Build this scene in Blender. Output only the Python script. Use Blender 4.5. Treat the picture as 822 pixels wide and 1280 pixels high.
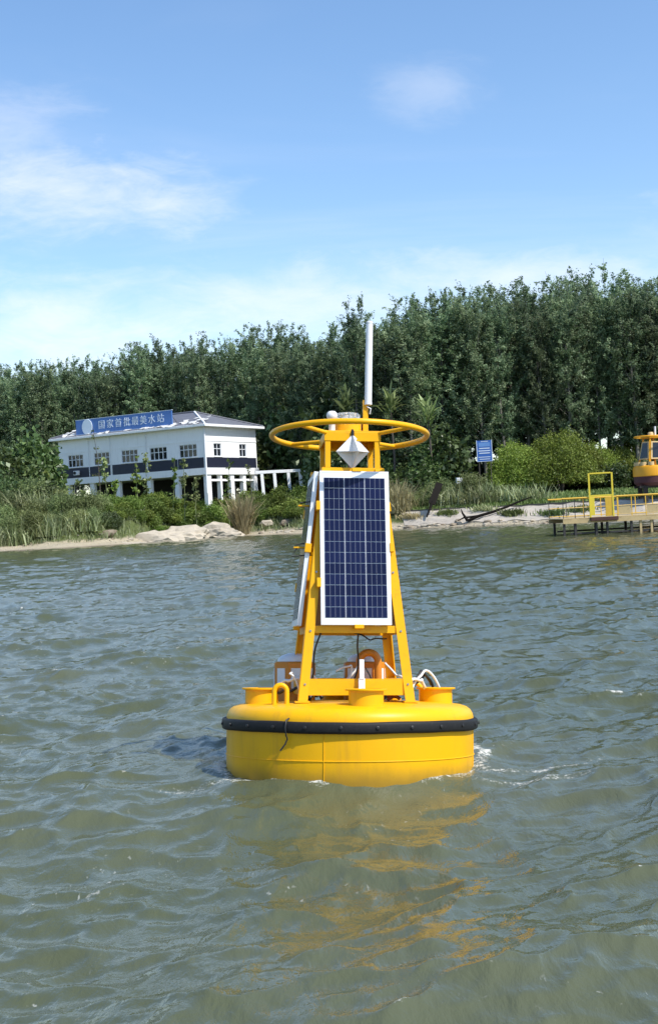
import bpy, math, random
import numpy as np
from mathutils import Vector, Matrix

scene = bpy.context.scene
for _o in list(bpy.data.objects):
    bpy.data.objects.remove(_o)
R = math.radians
PI = math.pi

# ------------------------------------------------------------------ camera, sky, sun, exposure
FPX, EYE = 1600.0, 1.95                      # focal length in photo pixels (822 x 1280), eye height over the water
ROLL, PITCH = R(3.0), 5.0 / 1600.0
fwd = Vector((0, math.cos(PITCH), math.sin(PITCH)))
up0 = Vector((0, -math.sin(PITCH), math.cos(PITCH)))
rt0 = Vector((1, 0, 0))
CR = rt0 * math.cos(ROLL) - up0 * math.sin(ROLL)
CU = rt0 * math.sin(ROLL) + up0 * math.cos(ROLL)
CP = Vector((0, 0, EYE))
cam = bpy.data.cameras.new('camera')
cam.sensor_fit = 'VERTICAL'
cam.sensor_height = 24.0
cam.lens = 24.0 * FPX / 1280.0
cam.clip_start, cam.clip_end = 0.1, 9000.0
cam_o = bpy.data.objects.new('camera', cam)
scene.collection.objects.link(cam_o)
cam_o.matrix_world = Matrix((
    (CR.x, CU.x, -fwd.x, CP.x), (CR.y, CU.y, -fwd.y, CP.y), (CR.z, CU.z, -fwd.z, CP.z), (0, 0, 0, 1)))
scene.camera = cam_o

SUN_AZ, SUN_EL = R(126), R(52)               # clockwise from +Y, above the horizon
SKY_STRENGTH, SUN_STRENGTH = 0.125, 3.2
scene.view_settings.view_transform = 'Standard'
scene.view_settings.look = 'None'
scene.view_settings.gamma = 1.0
scene.view_settings.exposure = 0.75
scene.view_settings.use_curve_mapping = False
scene.cycles.max_bounces = 8
scene.cycles.transparent_max_bounces = 12
scene.cycles.use_denoising = True

world = bpy.data.worlds.new('World')
scene.world = world
world.use_nodes = True


class NT:
    """tiny node-tree writer"""
    def __init__(self, tree):
        self.t = tree
        self.n = tree.nodes
        self.l = tree.links

    def new(self, kind, **kw):
        nd = self.n.new(kind)
        for k, v in kw.items():
            setattr(nd, k, v)
        return nd

    def put(self, sock, v):
        if isinstance(v, bpy.types.NodeSocket):
            self.l.new(v, sock)
        elif v is not None:
            sock.default_value = v

    def math(self, op, a, b=None, c=None, clamp=False):
        nd = self.new('ShaderNodeMath', operation=op, use_clamp=clamp)
        for i, v in enumerate((a, b, c)):
            if v is not None:
                self.put(nd.inputs[i], v)
        return nd.outputs[0]

    def mix(self, f, a, b, mode='MIX'):
        nd = self.new('ShaderNodeMix', data_type='RGBA', blend_type=mode)
        self.put(nd.inputs[0], f)
        self.put(nd.inputs[6], a)
        self.put(nd.inputs[7], b)
        return nd.outputs[2]

    def noise(self, vec=None, scale=5, detail=3, rough=0.5, dist=0.0):
        nd = self.new('ShaderNodeTexNoise')
        if vec is not None:
            self.l.new(vec, nd.inputs['Vector'])
        nd.inputs['Scale'].default_value = scale
        nd.inputs['Detail'].default_value = detail
        nd.inputs['Roughness'].default_value = rough
        nd.inputs['Distortion'].default_value = dist
        return nd.outputs['Fac']

    def ramp(self, f, stops):
        nd = self.new('ShaderNodeValToRGB')
        el = nd.color_ramp.elements
        while len(el) < len(stops):
            el.new(0.5)
        for e, (p, c) in zip(el, stops):
            e.position = p
            e.color = c if len(c) == 4 else (*c, 1)
        self.put(nd.inputs[0], f)
        return nd.outputs[0]

    def smooth(self, v, a, b):
        nd = self.new('ShaderNodeMapRange', interpolation_type='SMOOTHSTEP')
        self.put(nd.inputs[0], v)
        nd.inputs[1].default_value = a
        nd.inputs[2].default_value = b
        return nd.outputs[0]


def make_world():
    w = NT(world.node_tree)
    sky = w.new('ShaderNodeTexSky', sky_type='NISHITA', sun_disc=False)
    sky.sun_elevation, sky.sun_rotation = SUN_EL, SUN_AZ
    sky.altitude, sky.air_density, sky.dust_density, sky.ozone_density = 0, 1.0, 0.6, 2.0
    tc = w.new('ShaderNodeTexCoord')
    sp = w.new('ShaderNodeSeparateXYZ')
    w.l.new(tc.outputs['Generated'], sp.inputs[0])
    x, y, z = sp.outputs
    # thin high cloud on a plane far overhead, everywhere in the sky
    zc = w.math('MAXIMUM', z, 0.03)
    u, v = w.math('DIVIDE', x, w.math('ADD', zc, 0.12)), w.math('DIVIDE', y, w.math('ADD', zc, 0.12))
    cb = w.new('ShaderNodeCombineXYZ')
    w.l.new(w.math('MULTIPLY', u, 0.55), cb.inputs[0])
    w.l.new(v, cb.inputs[1])
    big = w.noise(cb.outputs[0], 0.9, 6, 0.62, 0.6)
    fine = w.noise(cb.outputs[0], 3.2, 7, 0.65, 0.9)
    low = w.smooth(z, 0.34, 0.10)                                   # more cloud low over the land
    cirrus = w.math('MULTIPLY', w.smooth(w.math('ADD', big, w.math('MULTIPLY', low, 0.10)), 0.50, 0.80),
                    w.math('ADD', 0.35, w.math('MULTIPLY', fine, 0.7)))
    # separate small clouds, streaked by the wind
    ys = w.math('MAXIMUM', y, 0.05)
    a, b = w.math('DIVIDE', x, ys), w.math('DIVIDE', z, ys)
    st = w.new('ShaderNodeCombineXYZ')
    w.l.new(w.math('ADD', a, w.math('MULTIPLY', b, 0.35)), st.inputs[0])
    w.l.new(w.math('MULTIPLY', b, 2.6), st.inputs[1])
    nz = w.noise(st.outputs[0], 9, 7, 0.62, 0.5)
    nz2 = w.noise(st.outputs[0], 30, 7, 0.68, 0.9)
    warp = w.math('ADD', w.math('MULTIPLY', w.math('SUBTRACT', nz, 0.5), 2.4),
                  w.math('MULTIPLY', w.math('SUBTRACT', nz2, 0.5), 0.85))
    tot = w.math('MULTIPLY', cirrus, 0.35)
    for (px, py, rx, ry, amt) in ((80, 240, 200, 66, 0.66), (-20, 165, 130, 60, 0.34), (543, 108, 64, 44, 0.24), (640, 345, 270, 42, 0.62),
                                  (330, 385, 320, 60, 0.6), (40, 425, 340, 75, 0.72), (860, 300, 120, 30, 0.3), (-300, 330, 240, 60, 0.6), (1150, 260, 260, 70, 0.6)):
        d_ = fwd + CR * ((px - 411) / FPX) + CU * ((640 - py) / FPX)
        da = w.math('DIVIDE', w.math('SUBTRACT', a, d_.x / d_.y), rx / FPX)
        db = w.math('DIVIDE', w.math('SUBTRACT', b, d_.z / d_.y), ry / FPX)
        d = w.math('SQRT', w.math('ADD', w.math('MULTIPLY', da, da), w.math('MULTIPLY', db, db)))
        m = w.math('MULTIPLY', w.smooth(w.math('ADD', d, warp), 1.35, -0.35), amt)
        m = w.math('MULTIPLY', m, w.smooth(y, 0.3, 0.6))
        tot = w.math('MAXIMUM', tot, m)
    tot = w.math('MULTIPLY', tot, 0.95, clamp=True)
    hs = w.new('ShaderNodeHueSaturation')
    hs.inputs['Saturation'].default_value = 1.11
    hs.inputs['Value'].default_value = 1.03
    w.l.new(sky.outputs[0], hs.inputs['Color'])
    col = w.mix(tot, hs.outputs[0], (5.2, 5.3, 5.6, 1))
    bg = w.n['Background']
    w.l.new(col, bg.inputs[0])
    bg.inputs[1].default_value = SKY_STRENGTH


make_world()
sun = bpy.data.lights.new('sun', 'SUN')
sun.energy, sun.angle, sun.color = SUN_STRENGTH, R(0.5), (1.0, 0.96, 0.89)
sun_o = bpy.data.objects.new('sun', sun)
scene.collection.objects.link(sun_o)
sdir = Vector((math.sin(SUN_AZ) * math.cos(SUN_EL), math.cos(SUN_AZ) * math.cos(SUN_EL), math.sin(SUN_EL)))
sun_o.rotation_euler = sdir.to_track_quat('Z', 'Y').to_euler()
sun_o.location = sdir * 60


# ------------------------------------------------------------------ helpers
def ray(px, py):
    return fwd + CR * ((px - 411) / FPX) + CU * ((640 - py) / FPX)


def at(px, py, depth):
    """world point at that depth along the view"""
    d = ray(px, py)
    return CP + d * (depth / d.y)


def on_water(px, py):
    d = ray(px, py)
    return CP + d * (-EYE / d.z)


def link(o, parent=None):
    scene.collection.objects.link(o)
    if parent is not None:
        o.parent = parent
    return o


def tag(o, label=None, cat=None, group=None, kind=None):
    if label:
        o['label'] = label
    if cat:
        o['category'] = cat
    if group:
        o['group'] = group
    if kind:
        o['kind'] = kind
    return o


PLACED = []
LANDMARK = ((-15, 'past the edge of view'), (30, 'at the outermost reeds'), (72, 'short of the building'), (106, 'below the first window'), (140, 'below the second window'),
            (176, 'below the third window'), (212, 'below the fourth window'), (250, 'below the fifth window'), (285, 'below the drainpipe corner'), (325, 'below the short end wall'),
            (362, 'below the low frame'), (395, 'by the side brackets'), (490, 'behind the solar panel'), (525, 'past the panel edge'), (560, 'by the leaning board'),
            (592, 'by the white cabinet'), (622, 'below the notice board'), (680, 'by the fallen trunk'), (715, 'at the pier end'), (775, 'behind the gantry'), (9999, 'behind the stored buoy'))


def place(o, base, px, mark=None):
    """remember a repeated thing; its label is completed from the landmark beside it once all stand"""
    PLACED.append((o, base + ' ' + (mark or next(l for lim, l in LANDMARK if px < lim)), px))


def finish_labels():
    by = {}
    for o, lab, px in PLACED:
        by.setdefault(lab, []).append((px, o))
    for lab, items in by.items():
        items.sort(key=lambda t: -t[0])
        n = len(items)
        for i, (px, o) in enumerate(items):
            if n == 1:
                o['label'] = lab
            else:
                o['label'] = lab + ', ' + ('nearest the pier' if i == 0 else 'farthest from the pier' if i == n - 1 else
                                           ('second', 'third', 'fourth', 'fifth', 'sixth', 'seventh', 'eighth', 'ninth', 'tenth', 'eleventh', 'twelfth', 'thirteenth', 'fourteenth', 'fifteenth', 'sixteenth')[min(i, 15) - 1] + ' from the pier')


def empty(name, loc=(0, 0, 0), rot=None, label=None, cat=None, group=None):
    o = bpy.data.objects.new(name, None)
    o.empty_display_size = 0.2
    o.location = loc
    if rot is not None:
        o.rotation_euler = rot
    link(o)
    return tag(o, label, cat, group)


class MB:
    """collects shapes into one mesh"""
    def __init__(self):
        self.v, self.f = [], []

    def add(self, vs, fs):
        n = len(self.v)
        self.v.extend([tuple(p) for p in vs])
        self.f.extend([tuple(i + n for i in f) for f in fs])
        return self

    def box(self, c, s, m=None):
        c = Vector(c)
        h = Vector(s) / 2
        vs = [Vector((sx * h.x, sy * h.y, sz * h.z)) for sz in (-1, 1) for sx, sy in ((-1, -1), (1, -1), (1, 1), (-1, 1))]
        if m is not None:
            vs = [m @ p for p in vs]
        return self.add([p + c for p in vs], [(3, 2, 1, 0), (4, 5, 6, 7), (0, 1, 5, 4), (1, 2, 6, 5), (2, 3, 7, 6), (3, 0, 4, 7)])

    def beam(self, a, b, w, h, up=(0, 0, 1)):
        a, b = Vector(a), Vector(b)
        d = (b - a).normalized()
        u = Vector(up)
        s = d.cross(u)
        if s.length < 1e-4:
            s = d.cross(Vector((1, 0, 0)))
        s.normalize()
        u = s.cross(d)
        vs = []
        for p in (a, b):
            for i, j in ((-1, -1), (1, -1), (1, 1), (-1, 1)):
                vs.append(p + s * (i * w / 2) + u * (j * h / 2))
        return self.add(vs, [(0, 3, 2, 1), (4, 5, 6, 7), (0, 1, 5, 4), (1, 2, 6, 5), (2, 3, 7, 6), (3, 0, 4, 7)])

    def tube(self, pts, r, seg=8, closed=False, cap=True):
        pts = [Vector(p) for p in pts]
        n = len(pts)
        rs = r if isinstance(r, (list, tuple)) else [r] * n
        vs, fs = [], []
        prev = None
        for i, p in enumerate(pts):
            if closed:
                d = pts[(i + 1) % n] - pts[i - 1]
            else:
                d = pts[min(i + 1, n - 1)] - pts[max(i - 1, 0)]
            d.normalize()
            if prev is None:
                ref = Vector((0, 0, 1)) if abs(d.z) < 0.9 else Vector((1, 0, 0))
                u = d.cross(ref).normalized()
            else:
                u = prev - d * prev.dot(d)
                u.normalize()
            prev = u
            w = d.cross(u)
            for k in range(seg):
                t = 2 * PI * k / seg
                vs.append(p + (u * math.cos(t) + w * math.sin(t)) * rs[i])
        for i in range(n if closed else n - 1):
            for k in range(seg):
                a0, a1 = i * seg + k, i * seg + (k + 1) % seg
                j = (i + 1) % n
                fs.append((a0, a1, j * seg + (k + 1) % seg, j * seg + k))
        if cap and not closed:
            fs.append(tuple(range(seg))[::-1])
            fs.append(tuple((n - 1) * seg + k for k in range(seg)))
        return self.add(vs, fs)

    def lathe(self, prof, seg=32, c=(0, 0, 0), m=None):
        vs, fs = [], []
        for r, z in prof:
            for k in range(seg):
                t = 2 * PI * k / seg
                p = Vector((r * math.cos(t), r * math.sin(t), z))
                if m is not None:
                    p = m @ p
                vs.append(p + Vector(c))
        for i in range(len(prof) - 1):
            for k in range(seg):
                fs.append((i * seg + k, i * seg + (k + 1) % seg, (i + 1) * seg + (k + 1) % seg, (i + 1) * seg + k))
        fs.append(tuple(range(seg))[::-1])
        fs.append(tuple((len(prof) - 1) * seg + k for k in range(seg)))
        return self.add(vs, fs)

    def mesh(self, name, smooth=None):
        me = bpy.data.meshes.new(name)
        me.from_pydata(self.v, [], self.f)
        me.update()
        if smooth is not None:
            me.polygons.foreach_set('use_smooth', [True] * len(me.polygons))
            try:
                me.set_sharp_from_angle(angle=R(smooth))
            except Exception:
                pass
        return me

    def build(self, name, mat, parent=None, smooth=None, bevel=0.0, loc=None):
        me = self.mesh(name, smooth)
        me.materials.append(mat)
        o = bpy.data.objects.new(name, me)
        if loc is not None:
            o.location = loc
        link(o, parent)
        if bevel:
            b = o.modifiers.new('bevel', 'BEVEL')
            b.width, b.segments, b.limit_method = bevel, 2, 'ANGLE'
            b.angle_limit = R(40)
        return o


def principled(name, col, rough=0.5, metal=0.0, spec=0.5):
    m = bpy.data.materials.new(name)
    m.use_nodes = True
    t = NT(m.node_tree)
    p = t.n['Principled BSDF']
    t.put(p.inputs['Base Color'], (*col, 1))
    p.inputs['Roughness'].default_value = rough
    p.inputs['Metallic'].default_value = metal
    p.inputs['Specular IOR Level'].default_value = spec
    return m, t, p


def worn(name, col, rough=0.45, scale=6.0, var=0.25, dirt=None, bump=0.0, metal=0.0, streak=False, dirt_amt=0.5, spec=0.5, scum_reflection=None):
    """paint or plain surface with uneven tone, some dirt and fine relief"""
    m, t, p = principled(name, col, rough, metal, spec)
    tc = t.new('ShaderNodeTexCoord')
    vec = tc.outputs['Object']
    n1 = t.noise(vec, scale, 5, 0.6)
    n2 = t.noise(vec, scale * 5.3, 4, 0.6)
    if streak:
        mp = t.new('ShaderNodeMapping')
        mp.inputs['Scale'].default_value = (1, 1, 0.12)
        t.l.new(vec, mp.inputs[0])
        n2 = t.noise(mp.outputs[0], scale * 4, 5, 0.65)
    lo = tuple(c * (1 - var) for c in col)
    hi = tuple(min(1, c * (1 + var * 0.6)) for c in col)
    c = t.mix(n1, (*lo, 1), (*hi, 1))
    if dirt is not None:
        f = t.math('MULTIPLY', t.smooth(n2, 0.52, 0.78), dirt_amt)
        c = t.mix(f, c, (*dirt, 1))
    t.l.new(c, p.inputs['Base Color'])
    t.l.new(t.math('ADD', rough - 0.08, t.math('MULTIPLY', n2, 0.18)), p.inputs['Roughness'])
    if bump:
        b = t.new('ShaderNodeBump')
        b.inputs['Strength'].default_value = bump
        b.inputs['Distance'].default_value = 0.02
        t.l.new(n2, b.inputs['Height'])
        t.l.new(b.outputs[0], p.inputs['Normal'])
    if scum_reflection is not None:  # brown band above the waterline: grime plus the water's reflection painted into the colour
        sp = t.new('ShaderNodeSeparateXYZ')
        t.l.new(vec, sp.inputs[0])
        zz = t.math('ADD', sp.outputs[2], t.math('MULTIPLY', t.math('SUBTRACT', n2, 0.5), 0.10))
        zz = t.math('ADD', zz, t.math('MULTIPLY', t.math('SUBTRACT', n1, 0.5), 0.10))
        t.l.new(t.mix(t.math('MULTIPLY', t.smooth(zz, scum_reflection + 0.07, scum_reflection - 0.10), 0.7), c, (0.16, 0.11, 0.03, 1)), p.inputs['Base Color'])
    return m


def leafy(name, a, b, trans=0.25, rough=0.42, spec=0.5):
    """leaf material: a to b by the leaf's own tint, plus a shift per plant"""
    m, t, p = principled(name, a, rough, 0, spec)
    at_ = t.new('ShaderNodeAttribute', attribute_name='tint')
    oi = t.new('ShaderNodeObjectInfo')
    c = t.mix(at_.outputs['Fac'], (*a, 1), (*b, 1))
    hs = t.new('ShaderNodeHueSaturation')
    t.l.new(t.math('ADD', 0.475, t.math('MULTIPLY', oi.outputs['Random'], 0.035)), hs.inputs['Hue'])
    t.l.new(t.math('ADD', 0.62, t.math('MULTIPLY', t.math('FRACT', t.math('MULTIPLY', oi.outputs['Random'], 7.31)), 0.75)), hs.inputs['Value'])
    t.l.new(c, hs.inputs['Color'])
    t.l.new(hs.outputs[0], p.inputs['Base Color'])
    tr = t.new('ShaderNodeBsdfTranslucent')
    t.l.new(hs.outputs[0], tr.inputs['Color'])
    mx = t.new('ShaderNodeMixShader')
    mx.inputs[0].default_value = trans
    t.l.new(p.outputs[0], mx.inputs[1])
    t.l.new(tr.outputs[0], mx.inputs[2])
    t.l.new(mx.outputs[0], t.n['Material Output'].inputs['Surface'])
    return m


YEL = (0.83, 0.43, 0.004)
M = {}
M['yellow'] = worn('yellow_paint', YEL, 0.38, 2.2, 0.10, dirt=(0.45, 0.22, 0.02), streak=True, dirt_amt=0.28, bump=0.02, spec=0.22)
M['hull'] = worn('hull_paint', YEL, 0.38, 2.2, 0.12, dirt=(0.42, 0.20, 0.03), streak=True, dirt_amt=0.40, bump=0.03, scum_reflection=-0.31, spec=0.22)
M['yellow_tower'] = worn('yellow_tower_paint', (0.84, 0.42, 0.004), 0.36, 3.0, 0.10, dirt=(0.35, 0.17, 0.02), dirt_amt=0.25, spec=0.25)
M['orange'] = worn('orange_housing', (0.62, 0.22, 0.012), 0.5, 4, 0.15)
M['rubber'] = worn('black_rubber', (0.014, 0.014, 0.015), 0.6, 9, 0.3, dirt=(0.06, 0.057, 0.053), dirt_amt=0.3, bump=0.05, spec=0.25)
M['white'] = worn('white_plastic', (0.74, 0.75, 0.76), 0.4, 3, 0.06, dirt=(0.5, 0.48, 0.44), dirt_amt=0.25)
M['alu'] = worn('aluminium_frame', (0.78, 0.79, 0.80), 0.38, 6, 0.05, metal=0.15)
M['backsheet'] = worn('panel_back_sheet', (0.40, 0.34, 0.30), 0.6, 5, 0.08)
M['cable_black'] = worn('black_cable', (0.015, 0.015, 0.016), 0.5, 9, 0.2)
M['cable_white'] = worn('white_cable', (0.72, 0.72, 0.70), 0.5, 9, 0.1)
M['steel'] = worn('dull_steel', (0.35, 0.35, 0.36), 0.4, 12, 0.2, metal=0.8)
M['red'] = worn('red_brown_mud', (0.22, 0.055, 0.02), 0.7, 9, 0.4)


def cell_material():
    m, t, p = principled('solar_cell', (0.010, 0.016, 0.075), 0.16, 0, 0.16)
    tc = t.new('ShaderNodeTexCoord')
    sp = t.new('ShaderNodeSeparateXYZ')
    t.l.new(tc.outputs['Object'], sp.inputs[0])
    f = t.math('FRACT', t.math('ADD', t.math('MULTIPLY', sp.outputs[0], 1 / 0.0377), 10.5))
    bar = t.math('LESS_THAN', t.math('ABSOLUTE', t.math('SUBTRACT', f, 0.5)), 0.035)
    g = t.math('FRACT', t.math('MULTIPLY', sp.outputs[2], 1 / 0.0042))
    grid = t.math('MULTIPLY', t.math('LESS_THAN', g, 0.14), 0.10)
    oi = t.new('ShaderNodeObjectInfo')
    base = t.mix(oi.outputs['Random'], (0.005, 0.008, 0.034, 1), (0.008, 0.013, 0.055, 1))
    n = t.noise(tc.outputs['Object'], 30, 3, 0.6)
    base = t.mix(t.math('MULTIPLY', n, 0.35), base, (0.016, 0.022, 0.06, 1))
    c = t.mix(t.math('MAXIMUM', t.math('MULTIPLY', bar, 0.42), t.math('MULTIPLY', grid, 0.15)), base, (0.40, 0.43, 0.52, 1))
    t.l.new(c, p.inputs['Base Color'])
    p.inputs['Coat Weight'].default_value = 0.0
    p.inputs['Coat Roughness'].default_value = 0.06
    return m


M['cell'] = cell_material()
mg, _t, _p = principled('clear_lens', (0.95, 0.96, 0.97), 0.08)
_p.inputs['Transmission Weight'].default_value = 0.75
_p.inputs['IOR'].default_value = 1.2
M['lens'] = mg

# ------------------------------------------------------------------ wave field of the river
rs = np.random.RandomState(11)


def ocean_tile(N, L, peak, rms, wdir, spread, tail, seed, kcut):
    r = np.random.RandomState(seed)
    k1 = 2 * np.pi * np.fft.fftfreq(N, L / N)
    kx, ky = np.meshgrid(k1, k1, indexing='ij')
    k = np.hypot(kx, ky)
    k[0, 0] = 1
    kp = 2 * np.pi / peak
    P = np.exp(-(kp / k) ** 2 * 1.1) * k ** (-tail)
    c = (kx * math.cos(wdir) + ky * math.sin(wdir)) / k
    P *= (np.abs(c) ** spread + 0.10)
    P *= np.exp(-(k / kcut) ** 2)
    P[0, 0] = 0
    h = np.sqrt(P) * (r.randn(N, N) + 1j * r.randn(N, N))
    z = np.fft.ifft2(h).real
    s = rms / z.std()
    dx = np.fft.ifft2(-1j * kx / k * h).real * s
    dy = np.fft.ifft2(-1j * ky / k * h).real * s
    jxx = np.fft.ifft2(kx * kx / k * h).real * s
    jyy = np.fft.ifft2(ky * ky / k * h).real * s
    jxy = np.fft.ifft2(kx * ky / k * h).real * s
    return dict(N=N, L=L, z=z * s, dx=dx, dy=dy, jxx=jxx, jyy=jyy, jxy=jxy)


def tile_at(T, key, x, y):
    a, N = T[key], T['N']
    u, v = x / T['L'] * N, y / T['L'] * N
    i, j = np.floor(u).astype(int), np.floor(v).astype(int)
    fu, fv = u - i, v - j
    i0, j0, i1, j1 = i % N, j % N, (i + 1) % N, (j + 1) % N
    return (a[i0, j0] * (1 - fu) + a[i1, j0] * fu) * (1 - fv) + (a[i0, j1] * (1 - fu) + a[i1, j1] * fu) * fv


WD = R(-63)
TA = ocean_tile(512, 23.0, 1.7, 0.0215, WD, 1.0, 3.1, 5, 50.0)
TB = ocean_tile(512, 83.0, 5.0, 0.040, WD + 0.35, 2.2, 3.8, 8, 8.0)
BUOY = at(437, 903, 10.0)


def make_water():
    rows = [3.0]
    while rows[-1] < 200:
        rows.append(rows[-1] * 1.0062 + 0.002)
    rows = np.array(rows)
    dense = np.linspace(-0.40, 0.40, 561)
    out = np.array([0.44, 0.5, 0.58, 0.7, 0.9, 1.2, 1.8, 3.0, 5.0])
    cols = np.concatenate([-out[::-1], dense, out])
    Y, A = np.meshgrid(rows, cols, indexing='ij')
    X = A * (Y + 2.0)
    chop = 1.3
    far = np.exp(-np.maximum(Y - 25, 0) / 80.0)
    z = tile_at(TA, 'z', X, Y) * (0.35 + 0.65 * far) + tile_at(TB, 'z', X, Y)
    dx = tile_at(TA, 'dx', X, Y) * far + tile_at(TB, 'dx', X, Y)
    dy = tile_at(TA, 'dy', X, Y) * far + tile_at(TB, 'dy', X, Y)
    lam = chop
    jxx = tile_at(TA, 'jxx', X, Y) + tile_at(TB, 'jxx', X, Y)
    jyy = tile_at(TA, 'jyy', X, Y) + tile_at(TB, 'jyy', X, Y)
    jxy = tile_at(TA, 'jxy', X, Y) + tile_at(TB, 'jxy', X, Y)
    J = (1 - lam * jxx) * (1 - lam * jyy) - (lam * jxy) ** 2
    foam = np.clip((0.37 - J) / 0.35, 0, 1)
    # the hull: a low pile-up in front of it, rings going out, foam along its waterline
    bx, by = X - BUOY.x, Y - BUOY.y
    d = np.hypot(bx, by)
    ang = np.arctan2(by, bx)
    near = np.clip(1 - (d - 0.9) / 0.9, 0, 1)
    z = z * (1 - 0.45 * near) + 0.065 * np.exp(-((d - 1.02) / 0.20) ** 2) * (0.5 - 0.5 * np.sin(ang))
    z += 0.010 * np.sin((d - 1.0) * 17 + 2 * np.sin(ang * 3)) * np.exp(-np.clip(d - 0.95, 0, 9) / 0.55) * (d > 0.7)
    wob = 0.05 * np.sin(ang * 7 + 1) + 0.035 * np.sin(ang * 17) + 0.02 * np.sin(ang * 41 + 2)
    ring = np.exp(-((d - 1.03 - wob * 0.7) / 0.05) ** 2)
    side = 0.45 + 0.55 * np.clip(np.cos(ang + 0.35), 0, 1) + 0.25 * np.clip(-np.cos(ang - 0.5), 0, 1)
    hf = np.clip(ring * side * 1.5, 0, 1)
    # two thin foam trails running off the hull to either side
    for (a0, a1, s0) in ((-0.42, 0.42, 1), (-0.75, 0.50, 1), (PI + 0.62, -0.35, 1)):
        spr = np.clip((d - 1.0) / 1.3, 0, 1)
        aa = (ang - (a0 + a1 * spr) + PI) % (2 * PI) - PI
        hf = np.maximum(hf, np.exp(-(aa * d / (0.05 + 0.03 * spr)) ** 2) * np.clip(1 - (d - 0.9) / 1.6, 0, 1) * 1.0)
    foam = np.maximum(foam, hf)
    nr, nc = X.shape
    co = np.stack([X - lam * dx, Y - lam * dy, z], -1).reshape(-1, 3)
    idx = np.arange(nr * nc).reshape(nr, nc)
    q = np.stack([idx[:-1, :-1], idx[:-1, 1:], idx[1:, 1:], idx[1:, :-1]], -1).reshape(-1, 4)
    me = quad_mesh('water', co, q, smooth=True)
    at_ = me.attributes.new('foam', 'FLOAT', 'POINT')
    at_.data.foreach_set('value', foam.ravel().astype(np.float32))
    m, t, p = principled('river_water', (0.062, 0.072, 0.046), 0.05, 0, 0.5)
    p.inputs['IOR'].default_value = 1.333
    geo = t.new('ShaderNodeNewGeometry')
    pos = geo.outputs['Position']
    n_big = t.noise(pos, 0.16, 4, 0.55)
    base = t.mix(t.smooth(n_big, 0.35, 0.65), (0.072, 0.083, 0.042, 1), (0.092, 0.102, 0.060, 1))
    mp = t.new('ShaderNodeMapping')
    mp.inputs['Rotation'].default_value = (0, 0, -WD)
    mp.inputs['Scale'].default_value = (1.0, 0.45, 1)
    t.l.new(pos, mp.inputs[0])
    r1 = t.noise(mp.outputs[0], 5.0, 5, 0.62, 0.4)
    r2 = t.noise(mp.outputs[0], 22.0, 4, 0.6, 0.3)
    patch = t.smooth(t.noise(pos, 0.35, 3, 0.6), 0.38, 0.66)          # gusts roughen some patches
    hgt = t.math('ADD', r1, t.math('MULTIPLY', r2, t.math('ADD', 0.12, t.math('MULTIPLY', patch, 0.30))))
    bp = t.new('ShaderNodeBump')
    bp.inputs['Strength'].default_value = 0.55
    bp.inputs['Distance'].default_value = 0.036
    t.l.new(hgt, bp.inputs['Height'])
    t.l.new(bp.outputs[0], p.inputs['Normal'])
    fa = t.new('ShaderNodeAttribute', attribute_name='foam')
    fn = t.noise(pos, 30, 6, 0.8)
    fn2 = t.noise(pos, 1.6, 4, 0.6)
    fm = t.math('MULTIPLY', fa.outputs['Fac'], t.math('ADD', 0.45, t.math('MULTIPLY', t.smooth(fn2, 0.38, 0.66), 0.55)))
    fm = t.smooth(t.math('ADD', fm, t.math('MULTIPLY', t.math('SUBTRACT', fn, 0.5), 2.4)), 0.30, 0.80)
    fm = t.math('MULTIPLY', fm, t.smooth(fa.outputs['Fac'], 0.02, 0.30))
    # stray flecks of foam in drifting patches
    fl = t.math('MULTIPLY', t.smooth(t.noise(pos, 0.55, 4, 0.6, 0.6), 0.50, 0.68), t.smooth(t.noise(mp.outputs[0], 20, 4, 0.6, 0.4), 0.63, 0.72))
    fm = t.math('MAXIMUM', fm, t.math('MULTIPLY', fl, 0.6))
    t.l.new(t.mix(fm, base, (0.58, 0.58, 0.53, 1)), p.inputs['Base Color'])
    t.l.new(t.math('ADD', 0.085, t.math('MULTIPLY', fm, 0.6)), p.inputs['Roughness'])
    me.materials.append(m)
    o = link(bpy.data.objects.new('water', me))
    tag(o, kind='structure')
    # still water far outside the worked sheet and the river bed under it
    bed = MB()
    bed.add([(-3000, -800, -0.9), (3000, -800, -0.9), (3000, 3000, -0.9), (-3000, 3000, -0.9)], [(0, 1, 2, 3)])
    tag(bed.build('river_bed', m), kind='structure')


def quad_mesh(name, co, q, smooth=False):
    me = bpy.data.meshes.new(name)
    co = np.asarray(co, np.float32)
    q = np.asarray(q, np.int32)
    k = q.shape[1]
    me.vertices.add(len(co))
    me.vertices.foreach_set('co', co.ravel())
    me.loops.add(q.size)
    me.loops.foreach_set('vertex_index', q.ravel())
    me.polygons.add(len(q))
    me.polygons.foreach_set('loop_start', np.arange(0, q.size, k, dtype=np.int32))
    me.polygons.foreach_set('loop_total', np.full(len(q), k, np.int32))
    if smooth:
        me.polygons.foreach_set('use_smooth', np.ones(len(q), bool))
    me.update(calc_edges=True)
    return me


make_water()

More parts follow.
